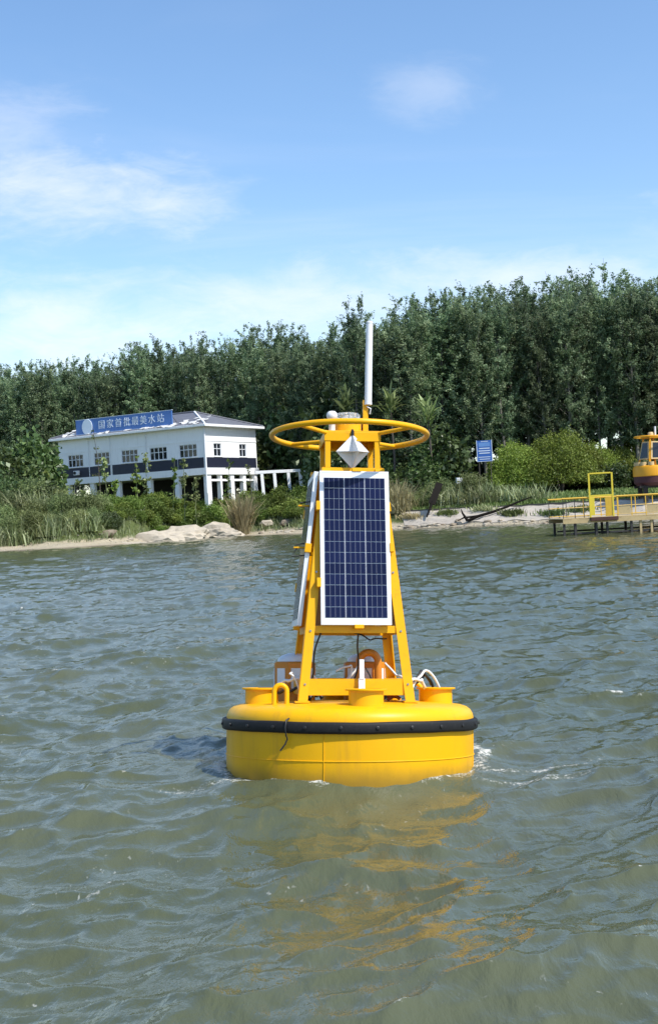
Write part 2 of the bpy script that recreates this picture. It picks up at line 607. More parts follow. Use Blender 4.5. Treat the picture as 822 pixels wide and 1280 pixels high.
# ------------------------------------------------------------------ the bank
SH = [on_water(*p) for p in ((0, 690), (75, 686), (150, 681), (220, 675), (290, 671), (390, 667), (500, 662), (600, 658), (700, 654), (822, 649))]
SX = np.array([-400, SH[0].x - 40] + [p.x for p in SH] + [SH[-1].x + 50, 500])
SY = np.array([110, SH[0].y - 9] + [p.y for p in SH] + [SH[-1].y - 12, 90])
LS = ((-9, 0, 4, 6.5, 9, 14, 20, 40, 200, 3000), (-1.4, 0, 0.35, 0.65, 1.8, 3.2, 3.9, 4.3, 5.0, 5.0))
RS_ = ((-9, 0, 1.6, 2.2, 6.8, 7.6, 11, 20, 60, 200, 3000), (-1.4, 0, 0.25, 0.45, 1.85, 1.95, 2.25, 3.0, 3.7, 5.0, 5.0))


def shore_y(x):
    return np.interp(x, SX, SY) + 0.5 * np.sin(x * 0.35) + 0.25 * np.sin(x * 0.9 + 1)


def ground_z(x, y):
    x, y = np.asarray(x, float), np.asarray(y, float)
    s = y - shore_y(x)
    w = np.clip((x + 2.0) / 9.0, 0, 1)
    w = w * w * (3 - 2 * w)
    h = np.interp(s, *LS) * (1 - w) + np.interp(s, *RS_) * w
    b = 0.10 * np.sin(x * 0.8 + y * 0.5) + 0.08 * np.sin(x * 1.9 - y * 1.3 + 2) + 0.05 * np.sin(x * 3.7 + y * 2.9)
    return h + b * np.clip(s / 6, 0, 1) * (1 - 0.6 * w)


def gz(x, y):
    return float(ground_z(x, y))


def make_ground():
    xs = np.concatenate([np.linspace(-3000, -120, 12)[:-1], np.linspace(-120, 120, 321), np.linspace(120, 3000, 12)[1:]])
    ss = np.concatenate([np.linspace(-9, 30, 118), np.linspace(32, 120, 20), np.array([200, 400, 900, 3000])])
    X, S = np.meshgrid(xs, ss, indexing='xy')
    Y = shore_y(X) + S
    Z = ground_z(X, Y)
    idx = np.arange(X.size).reshape(X.shape)
    q = np.stack([idx[:-1, :-1], idx[:-1, 1:], idx[1:, 1:], idx[1:, :-1]], -1).reshape(-1, 4)
    me = quad_mesh('ground', np.stack([X, Y, Z], -1).reshape(-1, 3), q, True)
    m, t, p = principled('bank_soil', (0.3, 0.26, 0.18), 0.9, 0, 0.2)
    geo = t.new('ShaderNodeNewGeometry')
    pos = geo.outputs['Position']
    sp = t.new('ShaderNodeSeparateXYZ')
    t.l.new(pos, sp.inputs[0])
    n1, n2, n3 = t.noise(pos, 0.35, 5, 0.6), t.noise(pos, 2.4, 5, 0.65), t.noise(pos, 9, 4, 0.6)
    sand = t.mix(n2, (0.30, 0.25, 0.165, 1), (0.50, 0.44, 0.32, 1))
    wet = t.smooth(t.math('ADD', sp.outputs[2], t.math('MULTIPLY', n1, 0.12)), 0.20, 0.06)
    sand = t.mix(wet, sand, (0.15, 0.125, 0.085, 1))
    grass = t.mix(n2, (0.045, 0.075, 0.02, 1), (0.13, 0.15, 0.05, 1))
    grass = t.mix(t.smooth(n3, 0.55, 0.75), grass, (0.17, 0.13, 0.07, 1))
    f = t.smooth(t.math('ADD', sp.outputs[2], t.math('MULTIPLY', t.math('SUBTRACT', n1, 0.5), 1.2)), 0.55, 0.95)
    t.l.new(t.mix(f, sand, grass), p.inputs['Base Color'])
    bp = t.new('ShaderNodeBump')
    bp.inputs['Strength'].default_value = 0.8
    bp.inputs['Distance'].default_value = 0.2
    t.l.new(t.math('ADD', n2, t.math('MULTIPLY', n3, 0.4)), bp.inputs['Height'])
    t.l.new(bp.outputs[0], p.inputs['Normal'])
    me.materials.append(m)
    tag(link(bpy.data.objects.new('ground', me)), kind='structure')

    # sloping concrete revetment with a coping on its crest
    conc = worn('pale_concrete', (0.50, 0.44, 0.36), 0.85, 0.55, 0.5, dirt=(0.16, 0.12, 0.08), dirt_amt=0.85, bump=0.6)
    xs = np.linspace(8.5, 46, 150)
    ss = np.linspace(1.9, 7.2, 22)
    X, S = np.meshgrid(xs, ss, indexing='xy')
    S = S + 0.25 * np.sin(X * 1.7) * (S < 2.4)
    Y = shore_y(X) + S
    Z = ground_z(X, Y) + 0.07 + 0.05 * np.sin(X * 2.3 + S * 3) * np.sin(X * 0.7)
    idx = np.arange(X.size).reshape(X.shape)
    q = np.stack([idx[:-1, :-1], idx[:-1, 1:], idx[1:, 1:], idx[1:, :-1]], -1).reshape(-1, 4)
    me = quad_mesh('embankment', np.stack([X, Y, Z], -1).reshape(-1, 3), q, False)
    me.materials.append(conc)
    tag(link(bpy.data.objects.new('embankment', me)), kind='structure')
    cop = MB()
    dark = worn('dark_coping', (0.13, 0.115, 0.09), 0.85, 2, 0.3)
    pts = []
    for x in np.linspace(8.5, 46, 60):
        y = float(shore_y(x)) + 7.45
        pts.append((x, y, gz(x, y) + 0.06))
    for a, b in zip(pts[:-1], pts[1:]):
        cop.beam(a, b, 0.5, 0.24)
    tag(cop.build('kerb', dark), kind='structure')


make_ground()


# ------------------------------------------------------------------ the yellow buoy
def arc(c, r, a0, a1, n, ax=(1, 0, 0), bx=(0, 0, 1)):
    c, ax, bx = Vector(c), Vector(ax), Vector(bx)
    return [c + ax * (r * math.cos(a0 + (a1 - a0) * i / n)) + bx * (r * math.sin(a0 + (a1 - a0) * i / n)) for i in range(n + 1)]


def hang(a, b, sag, n=14, side=(0, 0, 0), seed=0):
    a, b = Vector(a), Vector(b)
    r = random.Random(seed)
    w = [r.uniform(-1, 1) for _ in range(3)]
    out = []
    for i in range(n + 1):
        t = i / n
        p = a.lerp(b, t)
        k = 4 * t * (1 - t)
        p.z -= sag * k
        p += Vector(side) * k
        p += Vector((math.sin(t * 9 + w[0] * 3), math.cos(t * 7 + w[1] * 3), math.sin(t * 11 + w[2] * 3))) * 0.012 * k
        out.append(p)
    return out


def make_panel(parent, k, hw, z0, slope, cells=True):
    """a framed solar panel on face k of the tower"""
    W, H = 0.538, 1.20
    rot = Matrix.Rotation(k * PI / 2, 4, 'Z')
    c0 = rot @ Vector((0, -hw - (0.045, -0.012, 0.03, 0.045)[k], z0))
    ob = MB().box((0, -0.012, H / 2), (W - 0.03, 0.008, H - 0.03)).build('solar_panel', M['backsheet_white'], parent)
    ob.matrix_local = Matrix.Translation(c0) @ rot @ Matrix.Rotation(-slope, 4, 'X')
    fr = MB()
    t = 0.016
    fr.box((0, 0.0, t / 2), (W, 0.035, t)).box((0, 0.0, H - t / 2), (W, 0.035, t))
    for s in (-1, 1):
        fr.box((s * (W / 2 - t / 2), 0, H / 2), (t, 0.035, H - 2 * t))
    fr.build('frame', M['alu'], ob, bevel=0.002)
    MB().box((0, 0.0065, H / 2), (W - 0.034, 0.027, H - 0.034)).build('back_sheet', M['backsheet'], ob)
    cw, ch = 0.1595, 0.0842
    me = MB().box((0, 0, 0), (cw - 0.0045, 0.003, ch - 0.0045)).mesh('cell')
    me.materials.append(M['cell'])
    for r in range(13):
        for c in range(3):
            q = bpy.data.objects.new('cell', me)
            q.location = ((c - 1) * cw, -0.0178, H / 2 + (r - 6) * ch)
            link(q, ob)
    for x, z in ((0, -0.012), (0, H + 0.012), (-W / 2 - 0.012, H * 0.27), (-W / 2 - 0.012, H * 0.77), (W / 2 + 0.012, H * 0.5)):
        if abs(x) < 0.01:
            MB().box((0.02, 0.0, z), (0.07, 0.05, 0.03)).build('clamp', M['yellow_tower'], ob, bevel=0.003)
        else:
            MB().box((x, 0.0, z), (0.032, 0.05, 0.07)).build('clamp', M['yellow_tower'], ob, bevel=0.003)
    return ob


M['backsheet_white'] = worn('panel_white_sheet', (0.80, 0.81, 0.82), 0.35, 5, 0.03)


def make_buoy():
    root = empty('buoy', BUOY, label='large yellow solar-powered buoy with tapering lattice tower floating on the open river', cat='buoy')
    rm = Matrix.Rotation(ROLL, 3, 'Y') @ Matrix.Rotation(R(-6.8), 3, 'X') @ Matrix.Rotation(R(6), 3, 'Z')
    root.rotation_euler = rm.to_euler()
    Y, T = M['yellow'], M['yellow_tower']
    # hull
    prof = [(0.0, -0.80), (0.80, -0.78), (0.93, -0.70), (0.955, -0.60), (0.958, -0.05), (0.958, 0.05), (0.952, 0.075), (0.935, 0.105),
            (0.905, 0.128), (0.86, 0.142), (0.70, 0.156), (0.45, 0.166), (0.0, 0.17)]
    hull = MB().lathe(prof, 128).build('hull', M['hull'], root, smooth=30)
    w = MB()
    w.tube([(0.959 * math.cos(t), 0.959 * math.sin(t), -0.235) for t in np.linspace(0, 2 * PI, 97)[:-1]], 0.004, 6, closed=True)
    for t in (R(-108), R(-20), R(150)):
        w.tube([(0.959 * math.cos(t), 0.959 * math.sin(t), z) for z in (-0.6, -0.05)], 0.003, 6)
    w.build('weld_seam', Y, hull, smooth=60)
    # rubber fender, with its bolts
    fen = MB()
    pr = [(0.956, -0.041), (0.978, -0.042), (0.989, -0.036), (0.994, -0.022), (0.995, 0.0), (0.994, 0.022), (0.989, 0.036), (0.978, 0.042), (0.956, 0.041)]
    vs, fs = [], []
    sg = 128
    for k in range(sg):
        t = 2 * PI * k / sg
        wv = 1 + 0.0035 * math.sin(9 * t) + 0.002 * math.sin(23 * t + 1)
        dz = 0.002 * math.sin(5 * t + 1) + 0.0012 * math.sin(13 * t)
        for r, z in pr:
            rr = 0.956 + (r - 0.956) * wv
            vs.append((rr * math.cos(t) * (1 + 0.002 * math.sin(7 * t)), rr * math.sin(t), z + dz))
    n = len(pr)
    for k in range(sg):
        for i in range(n - 1):
            a, b = k * n, ((k + 1) % sg) * n
            fs.append((a + i, b + i, b + i + 1, a + i + 1))
    fender = fen.add(vs, fs).build('fender', M['rubber'], root, smooth=60)
    for k in range(24):
        t = 2 * PI * (k + 0.3) / 24
        m = Matrix.Rotation(t, 3, 'Z') @ Matrix.Rotation(PI / 2, 3, 'Y')
        b = MB().lathe([(0.013, -0.004), (0.013, 0.003), (0.007, 0.0055)], 10, (0.999 * math.cos(t), 0.999 * math.sin(t), 0.002), m)
        b.build('bolt', M['cable_black'], fender)
    t = R(-124)
    tie = MB()
    c = Vector((0.985 * math.cos(t), 0.985 * math.sin(t), 0))
    tie.tube([c * 0.97 + Vector((0, 0, 0.062)), c * 1.012 + Vector((0, 0, 0.05)), c * 1.024, c * 1.012 + Vector((0, 0, -0.055)),
              c * 1.0 + Vector((0.004, 0, -0.08)), c * 0.995 + Vector((-0.015, 0, -0.12)), c * 0.995 + Vector((-0.05, -0.0, -0.165))], 0.006, 6)
    tie.build('cable_tie', M['cable_black'], fender, smooth=60)
    # four instrument wells with flanged rims
    for k, a in enumerate((-87, 3, 93, 183)):
        t = R(a)
        c = (0.69 * math.cos(t), 0.69 * math.sin(t), 0.150)
        wl = MB().lathe([(0.128, -0.03), (0.128, 0.105), (0.152, 0.107), (0.154, 0.117), (0.150, 0.120), (0.118, 0.121), (0.116, 0.05), (0.0, 0.05)], 40, c)
        wl.build('instrument_well', Y, root, smooth=40)
    # lifting eyes
    def eye(x, y, w, h, r, ang):
        d = Vector((math.cos(ang), math.sin(ang), 0))
        pts = [Vector((x, y, 0.12)) - d * w]
        pts += [Vector((x, y, 0.15)) - d * w]
        pts += [Vector((x, y, 0.15 + h - w)) + d * (w * math.cos(a)) + Vector((0, 0, w * math.sin(a))) for a in np.linspace(PI, 0, 13)]
        pts += [Vector((x, y, 0.15)) + d * w, Vector((x, y, 0.12)) + d * w]
        MB().tube(pts, r, 10).build('lifting_eye', Y, root, smooth=60)
    eye(-0.57, -0.42, 0.047, 0.145, 0.019, R(-6))
    eye(0.60, 0.47, 0.047, 0.145, 0.019, R(-6))
    # lattice tower: four angle-iron legs
    Z0, Z1, H0, H1 = 0.15, 1.97, 0.44, 0.24
    sl = (H0 - H1) / (Z1 - Z0)
    hw = lambda z: H0 - sl * (z - Z0)
    for sx in (-1, 1):
        for sy in (-1, 1):
            p0, p1 = Vector((sx * H0, sy * H0, Z0)), Vector((sx * H1, sy * H1, Z1))
            lg = MB()
            d = 0.034
            lg.beam(p0 - Vector((sx * d, 0, 0)), p1 - Vector((sx * d, 0, 0)), 0.009, 0.068, up=(1, 0, 0))
            lg.beam(p0 - Vector((0, sy * d, 0)), p1 - Vector((0, sy * d, 0)), 0.009, 0.068, up=(0, 1, 0))
            leg = lg.build('leg', T, root)
            MB().box((sx * (H0 - 0.03), sy * (H0 - 0.03), Z0 + 0.02), (0.11, 0.11, 0.012)).build('foot_plate', T, leg)
            for z in (0.30, 0.70, 1.15):
                h = hw(z)
                bm = Matrix.Rotation(PI / 2, 3, 'X')
                MB().lathe([(0.009, -0.006), (0.009, 0.006)], 6, (sx * (h - 0.035), sy * (h + 0.006), z), bm).build('bolt', M['steel'], leg)
            # upright post from the top of the leg to the platform, with its gusset
            x, y = sx * 0.195, sy * 0.195
            ps = MB().box((x, y, 2.10), (0.042, 0.042, 0.30)).build('post', T, root, bevel=0.003)
            g = MB()
            g.add([(x, y - 0.004, 1.955), (sx * 0.245, y - 0.004, 1.955), (x, y - 0.004, 2.05), (x, y + 0.004, 1.955), (sx * 0.245, y + 0.004, 1.955), (x, y + 0.004, 2.05)],
                  [(0, 1, 2), (5, 4, 3), (0, 3, 4, 1), (1, 4, 5, 2), (2, 5, 3, 0)])
            g.build('gusset', T, ps)
    for (z, hgt, nm) in ((0.275, 0.115, 'base_beam'), (0.712, 0.055, 'cross_beam'), (1.95, 0.05, 'top_beam')):
        h = hw(z) - 0.012
        for k in range(4):
            rot = Matrix.Rotation(k * PI / 2, 3, 'Z')
            a, b = rot @ Vector((-h + 0.05, -h, z)), rot @ Vector((h - 0.05, -h, z))
            MB().beam(a, b, 0.012, hgt).build(nm, T, root, bevel=0.002)
    lip = MB()
    for k in range(4):
        rot = Matrix.Rotation(k * PI / 2, 3, 'Z')
        h = hw(0.33) - 0.045
        lip.beam(rot @ Vector((-h, -h - 0.01, 0.337)), rot @ Vector((h, -h - 0.01, 0.337)), 0.07, 0.008)
    lip.build('beam_flange', T, root)
    for k in range(4):
        make_panel(root, k, hw(0.742), 0.742, math.atan(sl))
    # platform, guard hoop and its spokes
    MB().box((0, 0, 2.262), (0.435, 0.435, 0.022)).box((0, -0.215, 2.225), (0.445, 0.012, 0.072)).box((0, 0.215, 2.225), (0.445, 0.012, 0.072)) \
        .box((-0.2165, 0, 2.225), (0.012, 0.415, 0.07)).box((0.2165, 0, 2.225), (0.012, 0.415, 0.07)).build('platform', T, root, bevel=0.003)
    hoop = MB().tube([(0.62 * math.cos(t), 0.62 * math.sin(t), 2.27) for t in np.linspace(0, 2 * PI, 97)[:-1]], 0.0225, 14, closed=True).build('guard_hoop', T, root, smooth=60)
    for sx in (-1, 1):
        for sy in (-1, 1):
            MB().tube([(sx * 0.20, sy * 0.20, 2.255), (sx * 0.437, sy * 0.437, 2.268)], 0.016, 10).build('spoke', T, hoop, smooth=60)
    # lantern, dome aerial, antenna
    lan = MB().lathe([(0.125, 2.274), (0.125, 2.285), (0.112, 2.287), (0.112, 2.365), (0.117, 2.367), (0.117, 2.377), (0.0, 2.377)], 36, (-0.015, 0.0, 0)).build('lantern', T, root, smooth=35)
    MB().lathe([(0.100, 2.378), (0.100, 2.435), (0.092, 2.445), (0.0, 2.447)], 36, (-0.015, 0, 0)).build('lens', M['lens'], lan, smooth=35)
    MB().lathe([(0.035, 2.379), (0.035, 2.43), (0.0, 2.432)], 16, (-0.015, 0, 0)).build('lamp_core', M['white'], lan, smooth=35)
    for k in range(8):
        t = 2 * PI * k / 8
        MB().box((-0.015 + 0.103 * math.cos(t), 0.103 * math.sin(t), 2.41), (0.006, 0.006, 0.07)).build('guard_pin', M['steel'], lan)
    dm = MB().lathe([(0.026, 2.27), (0.026, 2.375), (0.033, 2.382), (0.042, 2.397), (0.044, 2.414), (0.039, 2.433), (0.026, 2.446), (0.0, 2.451)], 24, (-0.150, -0.10, 0)).build('dome_aerial', M['white'], root, smooth=50)
    mast = MB().box((0.125, -0.04, 2.41), (0.042, 0.03, 0.29)).build('antenna_mount', T, root, bevel=0.003)
    MB().tube([(0.135, -0.062, 2.50), (0.165, -0.075, 2.48), (0.158, -0.06, 2.44)], 0.006, 6).build('clip', M['white'], mast)
    an = MB().tube([(0.146, -0.055, 2.525), (0.152, -0.055, 2.85), (0.160, -0.055, 3.185)], [0.029, 0.0285, 0.027], 18).build('antenna', M['white'], root, smooth=60)
    MB().lathe([(0.031, 0), (0.031, 0.02)], 18, (0.146, -0.055, 2.515)).build('antenna_collar', M['alu'], an, smooth=40)
    MB().lathe([(0.029, 0), (0.029, 0.012), (0.02, 0.02), (0, 0.021)], 18, (0.160, -0.055, 3.183)).build('antenna_cap', M['white'], an, smooth=40)
    # radar reflector: three crossed plates
    ref = empty('radar_reflector')
    ref.parent = root
    ref.location = (0.0, -0.215, 2.105)
    ref.rotation_euler = (R(7), 0, R(-4))
    s = 0.138
    def dia(ax, bx, nx):
        ax, bx, nx = Vector(ax) * s, Vector(bx) * s, Vector(nx) * 0.002
        vs = [ax, bx, -ax, -bx]
        return MB().add([v + nx for v in vs] + [v - nx for v in vs], [(0, 1, 2, 3), (7, 6, 5, 4), (0, 4, 5, 1), (1, 5, 6, 2), (2, 6, 7, 3), (3, 7, 4, 0)])
    for a, b, n_ in (((0.95, 0.3, 0), (0, 0, 1), (-0.3, 0.95, 0)), ((0.3, -0.95, 0), (0, 0, 1), (0.95, 0.3, 0)), ((0.95, 0.3, 0), (0.3, -0.95, 0), (0, 0, 1))):
        dia(a, b, n_).build('plate', M['white'], ref)
    MB().tube([(0, 0.0, 0.125), (0, 0.0, 0.16), (0, 0.05, 0.17)], 0.012, 8).build('hanger', M['cable_black'], ref)
    # side brackets with small frames for lamps
    def hinged(z, ln, wire):
        h = hw(z)
        br = MB().box((-h - ln / 2 - 0.02, -h * 0.55, z), (ln, 0.05, 0.012)).build('side_bracket', T, root, bevel=0.002)
        wr = MB()
        x0, x1 = -h - 0.03, -h - ln * 1.05 - 0.02
        wr.tube([(x1 + 0.02, -h * 0.55 - 0.03, z + 0.02), (x0, -h * 0.55 - 0.03, z + 0.035)], 0.005, 6)
        if wire:
            wr.tube([(x1 + 0.03, -h * 0.55 - 0.03, z - 0.008), (x1 - 0.01, -h * 0.55 - 0.03, z - 0.07), (x0 + 0.02, -h * 0.55 - 0.03, z - 0.06), (x0, -h * 0.55 - 0.03, z - 0.0)], 0.006, 6)
        wr.build('wire_frame', M['cable_black'], br)
    hinged(1.68, 0.13, False)
    hinged(1.35, 0.13, True)
    # control box inside the tower, drums on the deck
    MB().box((-0.16, 0.05, 1.28), (0.09, 0.12, 0.10)).build('junction_box', M['white'], root, bevel=0.006)
    def drum(x, y, r, z1):
        b = MB()
        seg = 8
        b.lathe([(r, 0.15), (r, z1), (r * 0.93, z1 + 0.012), (0.0, z1 + 0.013)], seg, (x, y, 0), Matrix.Rotation(PI / 8, 3, 'Z'))
        o = b.build('equipment_housing', M['orange'], root)
        MB().lathe([(r * 0.80, 0), (r * 0.78, 0.022), (r * 0.6, 0.05), (r * 0.3, 0.066), (0, 0.07)], 24, (x, y, z1 + 0.014)).build('dome_lid', M['white'], o, smooth=50)
        for a in (-90, -135, -45, 180, 0):
            t = R(a)
            d = r * math.cos(PI / 8) + 0.004
            m = Matrix.Rotation(t + PI / 2, 3, 'Z')
            MB().box((x + d * math.cos(t), y + d * math.sin(t), (0.20 + z1) / 2 + 0.01), (r * 0.46, 0.006, z1 - 0.30), m).build('label_plate', M['white'], o)
    drum(-0.40, 0.42, 0.175, 0.46)
    drum(0.17, 0.42, 0.175, 0.46)
    MB().tube([(0.10, 0.18, 0.14)] + [(0.10 + 0.0, 0.18, 0.30)] + [Vector((0.175 + 0.075 * math.cos(a), 0.18, 0.47 + 0.075 * math.sin(a))) for a in np.linspace(PI, 0, 15)] + [(0.25, 0.18, 0.30), (0.25, 0.18, 0.14)],
              0.030, 12).build('lifting_eye', M['orange'], root, smooth=60)
    # white bracket clipped to the front beam
    wb = MB().box((0.035, -0.455, 0.41), (0.036, 0.02, 0.15)).box((0.035, -0.455, 0.30), (0.05, 0.012, 0.09)).box((0.02, -0.46, 0.245), (0.022, 0.012, 0.05)).box((0.055, -0.46, 0.24), (0.018, 0.012, 0.06))
    wb.build('white_bracket', M['white'], root, bevel=0.004)
    # cables
    for i, (a, b, sag, side, mat, r) in enumerate((
            ((-0.245, -0.36, 0.74), (-0.315, -0.15, 0.20), 0.02, (-0.03, 0, 0), 'cable_black', 0.007),
            ((-0.30, -0.30, 0.74), (-0.26, -0.10, 0.20), 0.05, (-0.06, 0, 0), 'cable_black', 0.006),
            ((0.02, -0.36, 0.74), (-0.02, -0.10, 0.20), 0.0, (0.03, 0, 0), 'cable_black', 0.007),
            ((0.05, 0.30, 0.72), (0.34, 0.30, 0.66), 0.03, (0, 0, 0), 'cable_black', 0.006),
            ((-0.30, -0.05, 0.38), (0.06, -0.05, 0.44), 0.14, (0, 0, 0), 'cable_white', 0.008),
            ((-0.12, -0.1, 0.40), (-0.10, -0.1, 0.24), -0.06, (0.12, 0, 0.05), 'cable_white', 0.008),
            ((0.10, -0.2, 0.42), (0.30, -0.15, 0.30), 0.08, (0, 0, 0), 'cable_black', 0.006),
            ((0.28, 0.0, 0.46), (0.42, -0.2, 0.36), 0.05, (0.02, 0, 0), 'cable_white', 0.008),
            ((-0.62, -0.10, 0.245), (-0.40, -0.30, 0.33), -0.01, (0, -0.02, 0.03), 'cable_white', 0.012),
            ((-0.60, -0.12, 0.235), (-0.40, -0.28, 0.30), 0.02, (0, -0.04, 0), 'cable_black', 0.011),
            ((-0.46, -0.30, 0.34), (-0.40, -0.34, 0.20), -0.06, (-0.05, 0, 0.05), 'cable_white', 0.008),
            ((0.46, -0.20, 0.30), (0.66, 0.0, 0.275), -0.10, (0, 0, 0), 'cable_black', 0.011),
            ((0.45, -0.24, 0.26), (0.70, -0.05, 0.27), -0.13, (0, 0, 0), 'cable_white', 0.010),
            ((0.44, -0.28, 0.33), (0.58, -0.06, 0.265), -0.03, (0.03, 0, 0), 'cable_white', 0.012),
            ((0.44, -0.18, 0.20), (0.66, 0.08, 0.29), -0.12, (0.02, 0, 0), 'cable_black', 0.010),
            ((0.36, -0.38, 0.24), (0.42, -0.30, 0.17), 0.01, (0.03, 0, 0), 'cable_black', 0.010),
            ((0.22, -0.36, 0.19), (0.40, -0.33, 0.20), -0.06, (0, 0, 0), 'cable_black', 0.009),
            ((0.25, -0.34, 0.18), (0.38, -0.30, 0.22), -0.04, (0, 0.03, 0), 'red', 0.012),
            ((0.20, -0.30, 0.17), (0.34, -0.35, 0.19), -0.03, (0, 0, 0), 'red', 0.014),
            ((-0.36, -0.22, 0.19), (-0.24, -0.25, 0.19), -0.05, (0, 0, 0), 'cable_black', 0.014),
            ((-0.34, -0.25, 0.18), (-0.27, -0.18, 0.21), -0.03, (0, 0, 0), 'cable_black', 0.016))):
        MB().tube(hang(a, b, sag, 14, side, i), r, 7).build('cable', M[mat], root, smooth=60)
    return root


make_buoy()


# ------------------------------------------------------------------ plants
def leaf_mesh(name, P, size, rng, mat, aspect=0.5, up=0.35, tint=None, trunk=None, trunk_mat=None, fold=True):
    """many small leaf-shaped faces at the points P"""
    n = len(P)
    d = rng.randn(n, 3)
    d[:, 2] = d[:, 2] * 0.8 + up
    d /= np.linalg.norm(d, axis=1)[:, None]
    e = np.cross(d, rng.randn(n, 3))
    e /= np.linalg.norm(e, axis=1)[:, None]
    s = size * (0.6 + 0.8 * rng.rand(n))[:, None]
    a, b = d * s, e * s * aspect
    nrm = np.cross(d, e) * s * 0.18
    co = np.stack([P - a * 0.5, P + b * 0.5 - a * 0.05 + nrm, P + a * 0.5, P - b * 0.5 - a * 0.05 + nrm], 1).reshape(-1, 3)
    q = np.arange(4 * n).reshape(n, 4)
    me = quad_mesh(name, co, q)
    t = rng.rand(n) if tint is None else tint
    at_ = me.attributes.new('tint', 'FLOAT', 'FACE')
    at_.data.foreach_set('value', np.asarray(t, np.float32))
    me.materials.append(mat)
    return me


def blade_mesh(name, base, length, width, rng, mat, lean=0.35, droop=0.5, tint=None):
    """grass or reed blades: bent strips of two quads"""
    n = len(base)
    az = rng.rand(n) * 2 * PI
    ln = length * (0.6 + 0.7 * rng.rand(n))
    le = lean * rng.rand(n)
    dr = droop * rng.rand(n)
    h = np.stack([np.cos(az), np.sin(az), 0 * az], -1)
    w = np.stack([-np.sin(az + rng.randn(n) * 0.6), np.cos(az), 0 * az], -1) * (width * (0.6 + 0.8 * rng.rand(n)))[:, None] / 2
    p1 = base + h * (ln * 0.55 * np.sin(le))[:, None] + np.array([0, 0, 1]) * (ln * 0.55 * np.cos(le))[:, None]
    l2 = le + dr
    p2 = p1 + h * (ln * 0.45 * np.sin(l2))[:, None] + np.array([0, 0, 1]) * (ln * 0.45 * np.cos(l2))[:, None]
    co = np.stack([base - w * 0.7, base + w * 0.7, p1 + w, p1 - w, p2 + w * 0.15, p2 - w * 0.15], 1).reshape(-1, 3)
    i = np.arange(n)[:, None] * 6
    q = np.concatenate([i + np.array([[0, 1, 2, 3]]), i + np.array([[3, 2, 4, 5]])], 1).reshape(-1, 4)
    me = quad_mesh(name, co, q)
    t = rng.rand(n) if tint is None else tint
    at_ = me.attributes.new('tint', 'FLOAT', 'FACE')
    at_.data.foreach_set('value', np.repeat(np.asarray(t, np.float32), 2))
    me.materials.append(mat)
    return me


M['leaf_poplar'] = leafy('poplar_leaf', (0.066, 0.122, 0.050), (0.34, 0.44, 0.25), 0.44, 0.5, 0.3)
M['leaf_dark'] = leafy('dark_leaf', (0.040, 0.075, 0.022), (0.13, 0.18, 0.065), 0.3, 0.45)
M['leaf_round'] = leafy('round_bush_leaf', (0.12, 0.185, 0.026), (0.30, 0.39, 0.085), 0.32, 0.5, 0.3)
M['leaf_bright'] = leafy('bright_leaf', (0.085, 0.150, 0.022), (0.24, 0.32, 0.075), 0.3, 0.55, 0.3)
M['leaf_broad'] = leafy('broad_leaf', (0.045, 0.09, 0.022), (0.17, 0.24, 0.085), 0.3, 0.4)
M['leaf_grey'] = leafy('grey_green_leaf', (0.115, 0.165, 0.045), (0.32, 0.38, 0.17), 0.32, 0.55, 0.3)
M['reed'] = leafy('reed_blade', (0.15, 0.20, 0.06), (0.40, 0.44, 0.24), 0.3, 0.6)
M['dry'] = leafy('dry_blade', (0.36, 0.31, 0.14), (0.62, 0.56, 0.31), 0.3, 0.7)
M['grass'] = leafy('grass_blade', (0.06, 0.11, 0.02), (0.19, 0.25, 0.07), 0.25, 0.6)
M['bark'] = worn('poplar_bark', (0.20, 0.19, 0.16), 0.85, 3, 0.4, dirt=(0.08, 0.07, 0.06), dirt_amt=0.7, bump=0.4)
M['bark_dark'] = worn('dark_bark', (0.09, 0.075, 0.06), 0.9, 3, 0.4, bump=0.4)


